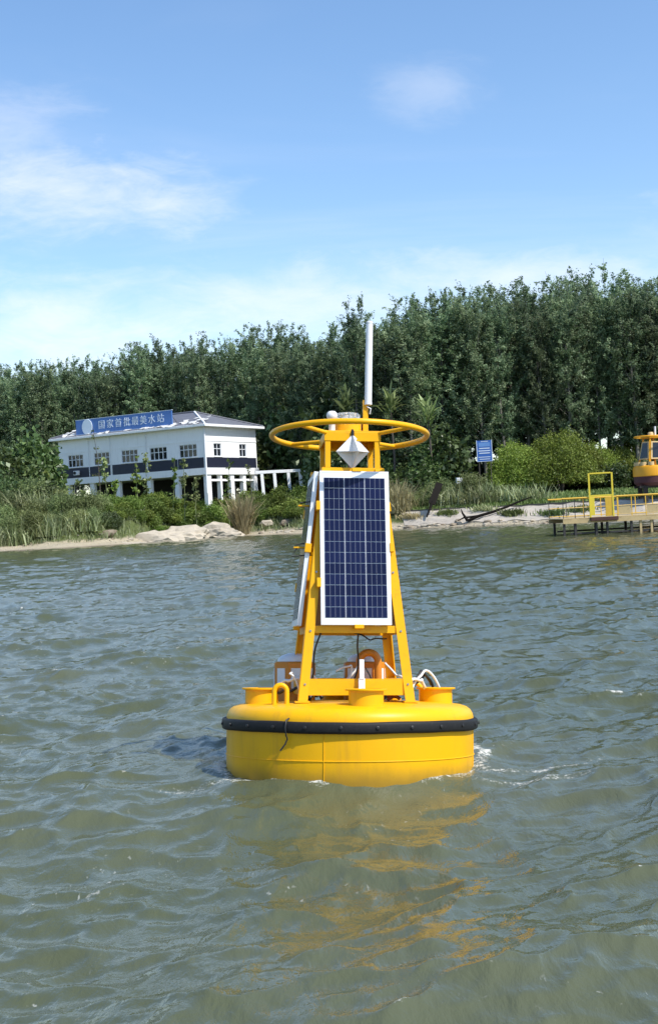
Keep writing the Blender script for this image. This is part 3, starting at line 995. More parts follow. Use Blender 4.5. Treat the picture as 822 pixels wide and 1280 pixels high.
def poplar_meshes(seed, H=26.0, base=0.22, cr=3.3, n_leaf=21000, leaf=0.285):
    rng = np.random.RandomState(seed)
    tr = MB()
    bend = rng.randn(2) * 0.5
    px = lambda t: np.array([bend[0] * t * t + 0.25 * math.sin(5 * t + seed), bend[1] * t * t + 0.2 * math.cos(4 * t + seed), t * H])
    ts = np.linspace(0, 1, 12)
    tr.tube([px(t) for t in ts], [max(0.02, 0.30 * (1 - t) ** 0.8 + 0.015) for t in ts], 7)
    pts, tint = [], []
    nb = 54
    per = n_leaf // (nb * 10)
    for i in range(nb):
        t = base + (0.985 - base) * ((i + rng.rand()) / nb) ** 0.92
        u = (t - base) / (1 - base)
        reach = cr * (0.45 + 0.75 * math.sin(min(1, u * 1.25 + 0.16) * PI * 0.86)) * (0.65 + 0.6 * rng.rand())
        az = i * 2.4 + rng.rand() * 0.9
        el = R(24 + 38 * u + rng.rand() * 16)
        d = np.array([math.cos(az) * math.cos(el), math.sin(az) * math.cos(el), math.sin(el)])
        p0 = px(t * 0.97)
        ln = reach / max(0.35, math.cos(el)) * 0.85
        p1 = p0 + d * ln * 0.55
        p2 = p1 + (d + np.array([0.06, 0, 0.45])) * ln * 0.45
        tr.tube([p0, p1, p2], [0.075 * (1 - u * 0.6), 0.045 * (1 - u * 0.6), 0.012], 5)
        for k in range(10):
            s = 0.22 + 0.78 * rng.rand() ** 0.75
            b = p0 + (p1 - p0) * (s / 0.55) if s < 0.55 else p1 + (p2 - p1) * ((s - 0.55) / 0.45)
            td = d * 0.6 + rng.randn(3) * 0.7 + np.array([0.0, 0, 0.3])
            td /= np.linalg.norm(td)
            tl = 0.6 + 1.5 * rng.rand()
            m = per
            q = b + td * (rng.rand(m, 1) * tl) + rng.randn(m, 3) * (0.10 + 0.12 * rng.rand())
            pts.append(q)
            tint.append(np.clip(rng.rand() ** 1.6 * 0.85 + rng.randn(m) * 0.2 + 0.08, 0, 1))
    # leader shoot
    m = 160
    top = px(0.93) + (px(1.0) - px(0.93)) * (rng.rand(m, 1) * 1.25) + rng.randn(m, 3) * np.array([0.22, 0.22, 0.1])
    pts.append(top)
    tint.append(rng.rand(m))
    P = np.concatenate(pts)
    cm = leaf_mesh('crown', P, leaf, rng, M['leaf_poplar'], 0.62, 0.15, np.concatenate(tint))
    tm = tr.mesh('trunk', 60)
    tm.materials.append(M['bark'])
    return tm, cm, float(np.percentile(P[:, 2], 99.9))


def put_tree(name, label, cat, group, loc, tm, cm, sxy, sz, rz):
    o = empty(name, loc, (0, 0, rz), label, cat, group)
    o.scale = (sxy, sxy, sz)
    link(bpy.data.objects.new('trunk', tm), o)
    link(bpy.data.objects.new('crown', cm), o)
    return o


def horizon(px):
    return 645 + (411 - px) * math.tan(ROLL)


def make_wood():
    rng = random.Random(4)
    var = [poplar_meshes(20 + i, base=(0.10, 0.15, 0.2, 0.24, 0.3)[i % 5]) for i in range(10)]
    dense, bare = [0, 1, 2, 5, 6, 7], [3, 4, 8, 9, 2]
    tops = ((-90, 460), (0, 455), (60, 447), (120, 450), (160, 440), (190, 424), (230, 420), (270, 418), (310, 412), (360, 408), (400, 415), (430, 405), (470, 395),
            (500, 385), (525, 366), (570, 360), (600, 352), (650, 352), (700, 346), (760, 338), (820, 338), (920, 335))
    tx, ty = [p[0] for p in tops], [p[1] for p in tops]
    zone = ((-20, 'past the reeds, beyond the edge of the view'), (25, 'above the reeds at the outermost edge of the wood'), (60, 'between the reeds and the far end of the building'), (90, 'above the far corner of the building'),
            (122, 'behind the pale disc of the roof sign'), (152, 'behind the first characters of the roof sign'), (182, 'behind the middle characters of the roof sign'),
            (215, 'behind the last characters of the roof sign'), (250, 'behind the ridge end of the hipped roof'), (285, 'behind the sloping hip of the roof'), (325, 'behind the eave at the short end of the building'),
            (365, 'above the low white concrete frame'), (405, 'behind the side of the guard hoop nearest the building'), (440, 'behind the lantern'), (480, 'behind the white antenna'),
            (515, 'behind the guard hoop on the pier side'), (550, 'above the spiky rosette beside the hoop'), (590, 'between the spiky rosette and the notice board'), (625, 'behind the blue notice board'),
            (660, 'behind the darkest round bush'), (695, 'behind the broad middle round bush'), (735, 'behind the gantry frame'), (775, 'between the gantry frame and the stored buoy'),
            (825, 'behind the stored buoy'), (2000, 'past the stored buoy, beyond the edge of the view'))
    rowname = ('front-row poplar', 'second-row poplar', 'third-row poplar', 'rearmost poplar')
    n = 0
    for row, (dy, step, hs) in enumerate(((0, 23, 0.955), (6, 23, 0.975), (13, 25, 1.0), (21, 27, 0.985))):
        px = -60 + row * 9
        while px < 900:
            p = px + rng.uniform(-6, 6)
            Y = (198 if p < 300 else 198 - min(1, (p - 300) / 200) * 30) + dy + rng.uniform(-1.5, 1.5)
            g = at(p, horizon(p), Y)
            z0 = gz(g.x, Y) - 0.1
            ytop = np.interp(p, tx, ty) + rng.uniform(-7, 13)
            top = EYE + (horizon(p) - ytop) * Y / FPX
            h = (top - z0) * hs
            if p > 575 and row == 3 and rng.random() < 0.5:
                px += step
                continue
            tm, cm, hv = var[rng.choice(bare if p > 575 else dense)]
            s = h / hv
            mark = next(l for lim, l in zone if p < lim)
            ob = put_tree('poplar_tree', None, 'tree', 'poplar wood behind the bank', (g.x, Y, z0), tm, cm, s * rng.uniform(0.8, 1.3), s, rng.uniform(0, 6.28))
            place(ob, rowname[row], p, mark)
            n += 1
            px += step * rng.uniform(0.85, 1.15)
    # the single tree that stands out above its neighbours
    tm, cm, hv = var[2]
    g = at(452, horizon(452), 170)
    z0 = gz(g.x, 170) - 0.1
    h = EYE + (horizon(452) - 371) * 170 / FPX - z0
    put_tree('poplar_tree', 'slim dark poplar standing taller than its neighbours, right behind the white antenna', 'tree', 'poplar wood behind the bank', (g.x, 170, z0), tm, cm, h / hv * 0.8, h / hv, 1.0)


def blob_points(rng, n, rx, ry, rz, lobes=9, shell=0.55):
    """points through a lumpy dome of several lobes standing on z = 0"""
    cs = []
    for i in range(lobes):
        a = rng.rand() * 2 * PI
        r = math.sqrt(rng.rand()) * 0.62
        cs.append((rx * r * math.cos(a), ry * r * math.sin(a), rz * (0.28 + 0.42 * rng.rand() * (1.15 - r)), 0.34 + 0.18 * rng.rand()))
    out, tint = [], []
    for i in range(lobes):
        cx, cy, cz, lr = cs[i]
        m = n // lobes
        d = rng.randn(m, 3)
        d /= np.linalg.norm(d, axis=1)[:, None]
        rr = (shell + (1 - shell) * rng.rand(m)) * (1 + 0.10 * rng.randn(m))
        p = np.stack([cx + d[:, 0] * rr * rx * lr * 1.15, cy + d[:, 1] * rr * ry * lr * 1.15, cz + d[:, 2] * rr * rz * lr], -1)
        out.append(p)
        tint.append(np.clip(0.25 + 0.3 * rng.rand() + 0.22 * rng.randn(m), 0, 1))
    P, t = np.concatenate(out), np.concatenate(tint)
    k = P[:, 2] > 0.02
    return P[k], t[k]


def dome_points(rng, n, rx, rz):
    """points in the outer layer of one bumpy dome"""
    d = rng.randn(n, 3)
    d /= np.linalg.norm(d, axis=1)[:, None]
    d[:, 2] = np.abs(d[:, 2]) * 1.25 - 0.25
    f = rng.randn(9, 3) * 3.4
    ph = rng.rand(9) * 6.28
    b = np.sin(d @ f.T + ph).sum(1) / 9
    b2 = np.sin(d @ (f * 2.4).T + ph * 2).sum(1) / 9
    rr = (1 + 0.34 * b + 0.20 * b2) * (1 - 0.34 * rng.rand(n) ** 1.5) * (1 + 0.055 * rng.randn(n))
    P = np.stack([d[:, 0] * rx * rr, d[:, 1] * rx * rr, d[:, 2] * rz * rr + 0.22 * rz], -1)
    return P, np.clip(0.4 + 0.45 * b + 0.22 * rng.randn(n), 0, 1)


def bush_meshes(seed, rx, rz, n, leaf, mat, aspect=0.55, trunk_h=0.0, lobes=10, shell=0.5):
    rng = np.random.RandomState(seed)
    P, t = dome_points(rng, n, rx, rz * 0.8) if lobes == 0 else blob_points(rng, n, rx, rx, rz, lobes, shell)
    P[:, 2] += trunk_h
    cm = leaf_mesh('crown', P, leaf, rng, mat, aspect, 0.25, t)
    st = MB()
    for k in range(5 if trunk_h < 0.5 else 3):
        a = k * 2.2 + rng.rand()
        rr = rx * (0.22 + 0.3 * rng.rand())
        st.tube([(0.05 * math.cos(a), 0.05 * math.sin(a), -0.1), (rr * 0.4 * math.cos(a), rr * 0.4 * math.sin(a), trunk_h + rz * 0.3), (rr * math.cos(a), rr * math.sin(a), trunk_h + rz * 0.72)],
                [0.02 * rx + 0.03, 0.015 * rx + 0.02, 0.01], 5)
    sm = st.mesh('stem', 60)
    sm.materials.append(M['bark_dark'])
    return sm, cm


def put_bush(name, label, group, x, y, ms, sc, rng, sz=None, dz=0.0, cat='bush'):
    o = empty(name, (x, y, gz(x, y) - 0.05 + dz), (0, 0, rng.uniform(0, 6.28)), label, cat, group)
    o.scale = (sc, sc, sz or sc)
    link(bpy.data.objects.new('stem', ms[0]), o)
    link(bpy.data.objects.new('crown', ms[1]), o)
    return o


def make_plants():
    rng = random.Random(9)
    # tall grey-green thicket at the water's edge, beyond the building's far end
    grey = [bush_meshes(40 + i, 2.0, 3.2, 5200, 0.22, M['leaf_grey'], 0.4, lobes=13) for i in range(3)]
    dark = [bush_meshes(50 + i, 2.0, 3.0, 4800, 0.24, M['leaf_dark'], 0.55, lobes=12) for i in range(3)]
    bright = [bush_meshes(60 + i, 1.7, 1.6, 4200, 0.19, M['leaf_bright'], 0.55, lobes=12) for i in range(3)]
    broad = [bush_meshes(70 + i, 2.6, 6.5, 3800, 0.55, M['leaf_broad'], 0.6, lobes=16, shell=0.25) for i in range(3)]
    rnd = [bush_meshes(80 + i, 3.6, 4.2, 15000, 0.17, M['leaf_round'], 0.6, trunk_h=0.9, lobes=0) for i in range(3)]

    def row(px0, px1, step, s0, s1, ms, sc, name, label, group, szr=(0.85, 1.2), lim=None):
        px = px0
        while px < px1:
            p = px + rng.uniform(-step, step) * 0.35
            g = on_water(p, np.interp(p, (0, 150, 290, 390, 500, 600, 700, 822), (690, 681, 671, 667, 662, 658, 654, 649)))
            s = rng.uniform(s0, s1)
            d = (g.y + s) / g.y
            x, y = g.x * d, g.y + s
            k = sc * rng.uniform(0.85, 1.15)
            place(put_bush(name, None, group, x, y, ms[rng.randrange(len(ms))], k, rng, k * rng.uniform(*szr)), label, p)
            px += step * rng.uniform(0.8, 1.2)

    row(-40, 128, 14, 6.0, 7.5, grey, 0.72, 'thicket_bush', 'grey-green bush at the sandy strip', 'grey-green thicket along the shore')
    row(-40, 140, 13, 9.5, 12, grey, 0.85, 'thicket_bush', 'grey-green thicket bush, second tier,', 'grey-green thicket along the shore')
    row(-40, 75, 15, 14, 20, grey, 1.15, 'thicket_bush', 'tall grey-green bush topping the thicket', 'grey-green thicket along the shore')
    row(-40, 72, 17, 20, 30, dark, 1.6, 'understory_bush', 'dark leafy bush under the wood', 'dark bushes under the wood')
    row(-40, 60, 26, 26, 34, broad, 1.3, 'understory_bush', 'high broad-leaved bush before the wood', 'dark bushes under the wood')
    # low bright scrub on the slope in front of the building
    row(100, 150, 12, 6.5, 8, dark, 0.62, 'slope_shrub', 'dark shrub overhanging the rocks', 'shrubs on the slope below the building')
    row(135, 392, 11, 8.5, 10.5, bright, 0.88, 'slope_shrub', 'bright green shrub above the rocks', 'shrubs on the slope below the building')
    row(90, 392, 11, 12, 15, bright, 1.2, 'slope_shrub', 'bright green shrub midway up the slope', 'shrubs on the slope below the building')
    row(80, 392, 13, 16.5, 20, bright, 1.2, 'slope_shrub', 'bright green shrub atop the slope', 'shrubs on the slope below the building')
    row(300, 400, 14, 9, 14, dark, 0.55, 'slope_shrub', 'dark green shrub on the slope', 'shrubs on the slope below the building')
    # behind the buoy's tower: broad leaves
    row(412, 575, 16, 20, 27, broad, 1.3, 'broadleaf_shrub', 'tall broad-leaved shrub', 'broad-leaved shrubs behind the buoy')
    row(414, 560, 17, 15, 21, broad, 0.82, 'broadleaf_shrub', 'lower broad-leaved shrub', 'broad-leaved shrubs behind the buoy')
    row(340, 560, 24, 30, 38, broad, 1.75, 'broadleaf_shrub', 'highest broad-leaved shrub tree', 'broad-leaved shrubs behind the buoy')
    row(560, 900, 26, 36, 44, dark, 1.5, 'understory_bush', 'dark bush shaded by the poplars', 'dark bushes under the wood')
    row(330, 900, 20, 50, 58, dark, 1.9, 'understory_bush', 'dark bush deep inside the wood', 'dark bushes under the wood')
    row(328, 396, 11, 17, 19, bright, 1.35, 'slope_shrub', 'rounded green shrub hiding the post feet', 'shrubs on the slope below the building')
    row(490, 560, 14, 9.5, 12, grey, 0.62, 'bank_bush', 'grey-green bank bush', 'grey-green bushes behind the embankment')
    row(520, 618, 12, 12, 15, grey, 0.95, 'bank_bush', 'tall grey-green bank bush', 'grey-green bushes behind the embankment')
    # round clipped-looking bushes
    for px, Y, sc, lab in ((648, 163, 1.0, 'round bush closest to the blue notice board, the darkest of the row'), (702, 161, 1.15, 'broad round bush in the middle of the row, light green on top'),
                           (674, 165, 0.92, 'round bush squeezed between the darkest bush and the broad middle one'), (724, 164, 0.95, 'low round bush leaning on the broad middle one, pier side'),
                           (744, 165, 0.9, 'round bush right behind the yellow gantry frame'), (776, 168, 0.8, 'dark round bush between the gantry frame and the stored buoy'),
                           (808, 172, 1.25, 'tall yellow-green round bush behind the stored buoy'), (850, 168, 1.2, 'round bush past the stored buoy at the end of the row')):
        g = at(px, horizon(px), Y)
        put_bush('round_bush', lab, 'round bushes on the lawn', g.x, Y, rnd[rng.randrange(3)], sc * 1.2, rng, sc * 1.3)


make_wood()
make_plants()


# ------------------------------------------------------------------ the white building on the bank
def make_house():
    HY = 170.0
    c = at(258, 600, HY)
    zl = lambda py: at(258, py, HY).z
    ex = Vector((0.85, -0.5268, 0))
    ey = Vector((0.5268, 0.85, 0))
    rz = math.atan2(-0.5268, 0.85)
    zg = gz(c.x, c.y) - 0.3

    def tx(px, py=575):                        # along the long front (0 at the near corner, negative going away)
        r = ray(px, py)
        k = r.x / r.y
        return (k * c.y - c.x) / (ex.x - k * ex.y)

    def ty(px, py=575):                        # along the short end
        r = ray(px, py)
        k = r.x / r.y
        return (k * c.y - c.x) / (ey.x - k * ey.y)

    root = empty('building', (c.x, c.y, 0), (0, 0, rz),
                 'white two-storey building on columns with a dark band under its windows, on the bank', 'building')
    L, D = -tx(74), ty(321)
    white = worn('white_render', (0.87, 0.87, 0.86), 0.75, 0.8, 0.06, dirt=(0.50, 0.48, 0.45), streak=True, dirt_amt=0.4, bump=0.1)
    navy = worn('navy_tile_band', (0.016, 0.020, 0.040), 0.5, 2, 0.3, dirt=(0.07, 0.07, 0.08), dirt_amt=0.3)
    frame = worn('window_frame_white', (0.72, 0.74, 0.76), 0.5, 3, 0.05)
    glass, gt, gp = principled('window_glass', (0.012, 0.016, 0.022), 0.06, 0, 0.6)
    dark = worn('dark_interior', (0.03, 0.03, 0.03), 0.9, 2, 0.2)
    z_eave, z_line, z_head, z_sill, z_band, z_beam = zl(533), zl(551), zl(553.5), zl(570), zl(584.5), zl(593)
    th = 0.3

    def facade(axis, spans, length, depth0, wins):
        """wall ring pieces of one front between z_band and the eave, with real window openings"""
        def slab(a, b, z0, z1, nm):
            if axis == 'x':
                MB().box(((a + b) / 2, depth0 + th / 2, (z0 + z1) / 2), (b - a, th, z1 - z0)).build(nm, white, root)
            else:
                MB().box((depth0 - th / 2, (a + b) / 2, (z0 + z1) / 2), (th, b - a, z1 - z0)).build(nm, white, root)
        a0, a1 = length
        slab(a0, a1, z_head, z_eave, 'wall')
        slab(a0, a1, z_band, z_sill, 'wall')
        e = a0
        for (w0, w1) in wins:
            slab(e, w0, z_sill, z_head, 'wall')
            e = w1
        slab(e, a1, z_sill, z_head, 'wall')
        for (w0, w1) in wins:
            def bx(m, a, b, za, zb, y, t):
                if axis == 'x':
                    m.box(((a + b) / 2, depth0 + y, (za + zb) / 2), (b - a, t, zb - za))
                else:
                    m.box((depth0 - y, (a + b) / 2, (za + zb) / 2), (t, b - a, zb - za))
            g = MB()
            bx(g, w0, w1, z_sill, z_head, 0.2, 0.02)
            win = g.build('window', glass, root)
            f = MB()
            t = 0.09
            bx(f, w0, w1, z_sill, z_sill + t, 0.13, 0.09)
            bx(f, w0, w1, z_head - t, z_head, 0.13, 0.09)
            bx(f, w0, w0 + t, z_sill + t, z_head - t, 0.13, 0.09)
            bx(f, w1 - t, w1, z_sill + t, z_head - t, 0.13, 0.09)
            n = 4 if axis == 'x' else 2
            for k in range(1, n):
                x = w0 + (w1 - w0) * k / n
                bx(f, x - 0.05, x + 0.05, z_sill + t, z_head - t, 0.13, 0.08)
            zt = z_sill + (z_head - z_sill) * 0.6
            bx(f, w0 + t, w1 - t, zt - 0.045, zt + 0.045, 0.13, 0.07)
            f.build('frame', frame, win)
            s = MB()
            bx(s, w0 - 0.1, w1 + 0.1, z_sill - 0.08, z_sill, -0.05, 0.12)
            s.build('sill', white, win)

    wl = [(tx(85), tx(104)), (tx(117.5), tx(137)), (tx(152), tx(172.5)), (tx(187.5), tx(209)), (tx(224.5), tx(246.5))]
    facade('x', None, (-L, 0), 0.0, wl)
    facade('y', None, (th, D), 0.0, [(ty(268), ty(277.5)), (ty(300), ty(308.5))])
    MB().box((-L / 2, D - th / 2, (z_band + z_eave) / 2), (L - 2 * th, th, z_eave - z_band)).build('wall', white, root)
    MB().box((-L + th / 2, D / 2 + th / 2, (z_band + z_eave) / 2), (th, D - th, z_eave - z_band)).build('wall', white, root)
    MB().box((-L / 2, D / 2, (z_band + z_beam) / 2), (L + 0.3, D + 0.3, z_band - z_beam)).build('floor_beam', white, root)
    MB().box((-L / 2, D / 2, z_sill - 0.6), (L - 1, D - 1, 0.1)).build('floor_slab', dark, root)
    # string course line over the windows, dark bands, pilasters
    MB().box((-L / 2, -0.03, z_line + 0.09), (L, 0.05, 0.12)).build('string_course', white, root)
    MB().box((0.03, D / 2, z_line + 0.09), (0.05, D, 0.12)).build('string_course', white, root)
    segs = [(-L + 0.15, tx(112) - 0.05), (tx(112) + 0.05, tx(139) - 0.2), (tx(139) + 0.2, tx(184) - 0.15), (tx(184) + 0.15, tx(222)), (tx(222) + 0.1, -0.25)]
    for a, b in segs:
        MB().box(((a + b) / 2, -0.02, (z_sill - 0.12 + z_band) / 2), (b - a, 0.03, z_sill - 0.12 - z_band - 0.02)).build('dark_band', navy, root)
    MB().box((0.02, D / 2 + 0.05, (z_sill - 0.12 + z_band) / 2), (0.03, D - 0.5, z_sill - 0.12 - z_band - 0.02)).build('dark_band', navy, root)
    for x in (tx(112), tx(139), tx(184)):
        MB().tube([(x, -0.09, z_beam - 1.0), (x, -0.09, z_eave - 0.1)], 0.05, 8).build('drainpipe', frame, root, smooth=60)
    MB().tube([(0.08, -0.05, z_beam - 2.5), (0.08, -0.05, z_eave - 0.1)], 0.10, 8).build('drainpipe', frame, root, smooth=60)
    ac = MB().box((tx(97), -0.30, zl(578)), (0.85, 0.4, 0.62)).build('air_conditioner', frame, root, bevel=0.03)
    MB().lathe([(0.23, 0), (0.23, 0.02), (0, 0.02)], 20, (tx(97) - 0.15, -0.51, zl(578)), Matrix.Rotation(PI / 2, 3, 'X')).build('fan_grille', dark, ac)
    # columns under the floor and the recessed ground storey
    for px in (85, 115, 147, 186, 221):
        x = max(-L + 0.35, tx(px, 605))
        MB().box((x, 0.3, (z_beam + zg) / 2), (0.7, 0.6, z_beam - zg)).build('column', white, root)
    for px, w in ((262, 0.9), (277, 0.4), (291, 0.8), (306, 0.7), (319, 0.5)):
        y = min(max(0.36, ty(px, 605)), D - 0.3)
        MB().box((-0.3, y, (z_beam + zg) / 2), (0.6, w, z_beam - zg)).build('column', white, root)
    MB().box((-0.3, D / 2, z_beam - 0.75), (0.45, D - 0.4, 0.3)).build('lintel', white, root)
    for px in (85, 115, 147, 186, 221, 258):
        x = max(-L + 0.35, min(-0.35, tx(px, 605)))
        MB().box((x, D - 0.3, (z_beam + zg) / 2), (0.6, 0.5, z_beam - zg)).build('column', white, root)
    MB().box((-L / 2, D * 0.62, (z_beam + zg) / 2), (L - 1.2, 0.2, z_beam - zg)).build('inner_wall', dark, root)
    # eave slab and hipped roof
    ov = 0.95
    MB().box((-L / 2, D / 2, z_eave + 0.16), (L + 2 * ov, D + 2 * ov, 0.32)).build('eave', white, root, bevel=0.03)
    tile, t, p = principled('grey_roof_tile', (0.13, 0.135, 0.16), 0.55, 0, 0.4)
    tc = t.new('ShaderNodeTexCoord')
    sp = t.new('ShaderNodeSeparateXYZ')
    t.l.new(tc.outputs['Object'], sp.inputs[0])
    wv = t.math('FRACT', t.math('MULTIPLY', sp.outputs[2], 5.5))
    n1 = t.noise(tc.outputs['Object'], 1.5, 5, 0.65)
    t.l.new(t.mix(n1, (0.085, 0.09, 0.11, 1), (0.20, 0.205, 0.235, 1)), p.inputs['Base Color'])
    bp = t.new('ShaderNodeBump')
    bp.inputs['Strength'].default_value = 0.7
    bp.inputs['Distance'].default_value = 0.08
    t.l.new(wv, bp.inputs['Height'])
    t.l.new(bp.outputs[0], p.inputs['Normal'])
    z0, z1 = z_eave + 0.32, z_eave + 0.32 + 2.35
    o2 = ov - 0.15
    ra, rb = -D / 2, -L + D / 2
    vs = [(-L - o2, -o2, z0), (o2, -o2, z0), (o2, D + o2, z0), (-L - o2, D + o2, z0), (rb, D / 2, z1), (ra, D / 2, z1)]
    roof = MB().add(vs, [(0, 1, 5, 4), (1, 2, 5), (2, 3, 4, 5), (3, 0, 4), (3, 2, 1, 0)]).build('roof', tile, root)
    for a, b in ((1, 5), (2, 5), (0, 4), (3, 4), (4, 5)):
        MB().tube([Vector(vs[a]) + Vector((0, 0, 0.05)), Vector(vs[b]) + Vector((0, 0, 0.05))], 0.14, 8).build('ridge_cap', white if b == 5 and a == 1 else tile, roof, smooth=60)
    # torn pale sheeting lying along the front slope of the roof
    rg = random.Random(3)
    sheet = worn('torn_sheeting', (0.66, 0.65, 0.62), 0.8, 1.2, 0.2, dirt=(0.25, 0.22, 0.18), dirt_amt=0.6)
    for i in range(46):
        x = -L * 0.03 - rg.random() * L * 0.95
        v = rg.uniform(0.03, 0.26) if x > -L * 0.75 else rg.uniform(0.02, 0.5)
        if i > 36:
            x, v = -rg.uniform(0.6, 4.5), rg.uniform(0.08, 0.45)
        y = -o2 + v * (D / 2 + o2)
        z = z0 + v * (z1 - z0) + 0.06
        sl = math.atan2(z1 - z0, D / 2 + o2)
        m = Matrix.Rotation(sl + rg.uniform(-0.05, 0.22), 3, 'X') @ Matrix.Rotation(rg.uniform(-0.5, 0.5), 3, 'Z')
        k = 7
        w, h = rg.uniform(0.4, 1.1), rg.uniform(0.25, 0.6)
        ring = [Vector((w * math.cos(q) * rg.uniform(0.6, 1.1), h * math.sin(q) * rg.uniform(0.6, 1.1), rg.uniform(0, 0.14))) for q in np.linspace(0, 2 * PI, k + 1)[:-1]]
        pv = [m @ r_ + Vector((x, y, z)) for r_ in ring]
        MB().add(pv + [q - Vector((0, 0, 0.03)) for q in pv], [tuple(range(k)), tuple(range(2 * k - 1, k - 1, -1))] + [(j, (j + 1) % k, k + (j + 1) % k, k + j) for j in range(k)]).build('torn_sheet', sheet, roof)
    # blue roof sign with lettering and a white disc
    sg = empty('roof_sign', (c.x, c.y, 0), (0, 0, rz), 'long blue sign with white characters and a pale disc on the building roof', 'sign')
    blue = worn('sign_blue', (0.085, 0.20, 0.50), 0.45, 1.2, 0.12, dirt=(0.14, 0.26, 0.52), dirt_amt=0.3)
    pale = worn('sign_white', (0.72, 0.80, 0.88), 0.5, 3, 0.05)
    s0, s1 = tx(96, 530), tx(216, 522)
    yb = -0.1
    zb, zt = z_eave + 0.62, z_eave + 0.62 + 2.02
    bo = MB().box(((s0 + s1) / 2, yb, (zb + zt) / 2), (s1 - s0, 0.14, zt - zb)).build('board', blue, sg)
    edge = MB()
    for z in (zb - 0.03, zt + 0.03):
        edge.box(((s0 + s1) / 2, yb, z), (s1 - s0 + 0.12, 0.2, 0.06))
    edge.build('edge_trim', pale, sg)
    for x in np.linspace(s0 + 0.5, s1 - 0.5, 7):
        MB().beam((x, yb + 0.1, zt - 0.3), (x, yb + 1.8, z_eave + 0.9), 0.08, 0.08).beam((x, yb + 0.12, z_eave + 0.3), (x, yb + 0.12, zt), 0.08, 0.08).build('support', M['steel'], sg)
    MB().lathe([(0.98, -0.04), (1.0, 0), (0.98, 0.04), (0, 0.045)], 36, (tx(110.5, 531), yb - 0.14, (zb + zt) / 2 - 0.06), Matrix.Rotation(PI / 2, 3, 'X') @ Matrix.Diagonal((0.97, 1.12, 1)).to_3x3()).build('disc', pale, sg, smooth=40)
    for ch, px in zip('国家首批最美水站', (128, 138.6, 149, 159.7, 170, 180.2, 190.8, 201.8)):
        cu = bpy.data.curves.new('character', 'FONT')
        cu.body = ch
        cu.size = 1.28
        cu.align_x = 'CENTER'
        cu.extrude = 0.02
        to = bpy.data.objects.new('character', cu)
        scene.collection.objects.link(to)
        bpy.context.view_layer.update()
        me = bpy.data.meshes.new_from_object(to.evaluated_get(bpy.context.evaluated_depsgraph_get()))
        bpy.data.objects.remove(to)
        bpy.data.curves.remove(cu)
        me.name = 'character'
        me.materials.clear()
        me.materials.append(pale)
        o = bpy.data.objects.new('character', me)
        o.location = (tx(px, 524), yb - 0.10, (zb + zt) / 2 - 0.40)
        o.rotation_euler = (PI / 2, 0, 0)
        link(o, bo)
    # low white frame going on past the end of the building
    f0 = at(324, 604, HY + 3)
    fr = empty('concrete_frame', (f0.x, f0.y, 0), (0, 0, R(8)), 'low white concrete post-and-beam frame beside the end of the building', 'frame')
    zt2, zg2 = at(345, 587.5, HY + 3).z, gz(f0.x, f0.y) - 0.3
    MB().box((3.3, 0, zt2 - 0.20), (7.6, 0.4, 0.40)).build('beam', white, fr, bevel=0.02)
    for x in (0.4, 2.1, 4.0, 5.6, 6.9):
        m = MB()
        m.beam((x, 0.0, zt2 - 0.38), (x + 0.2, -0.02, zg2), 0.36, 0.40, up=(1, 0, 0))
        m.build('post', white, fr)
    return zg


make_house()


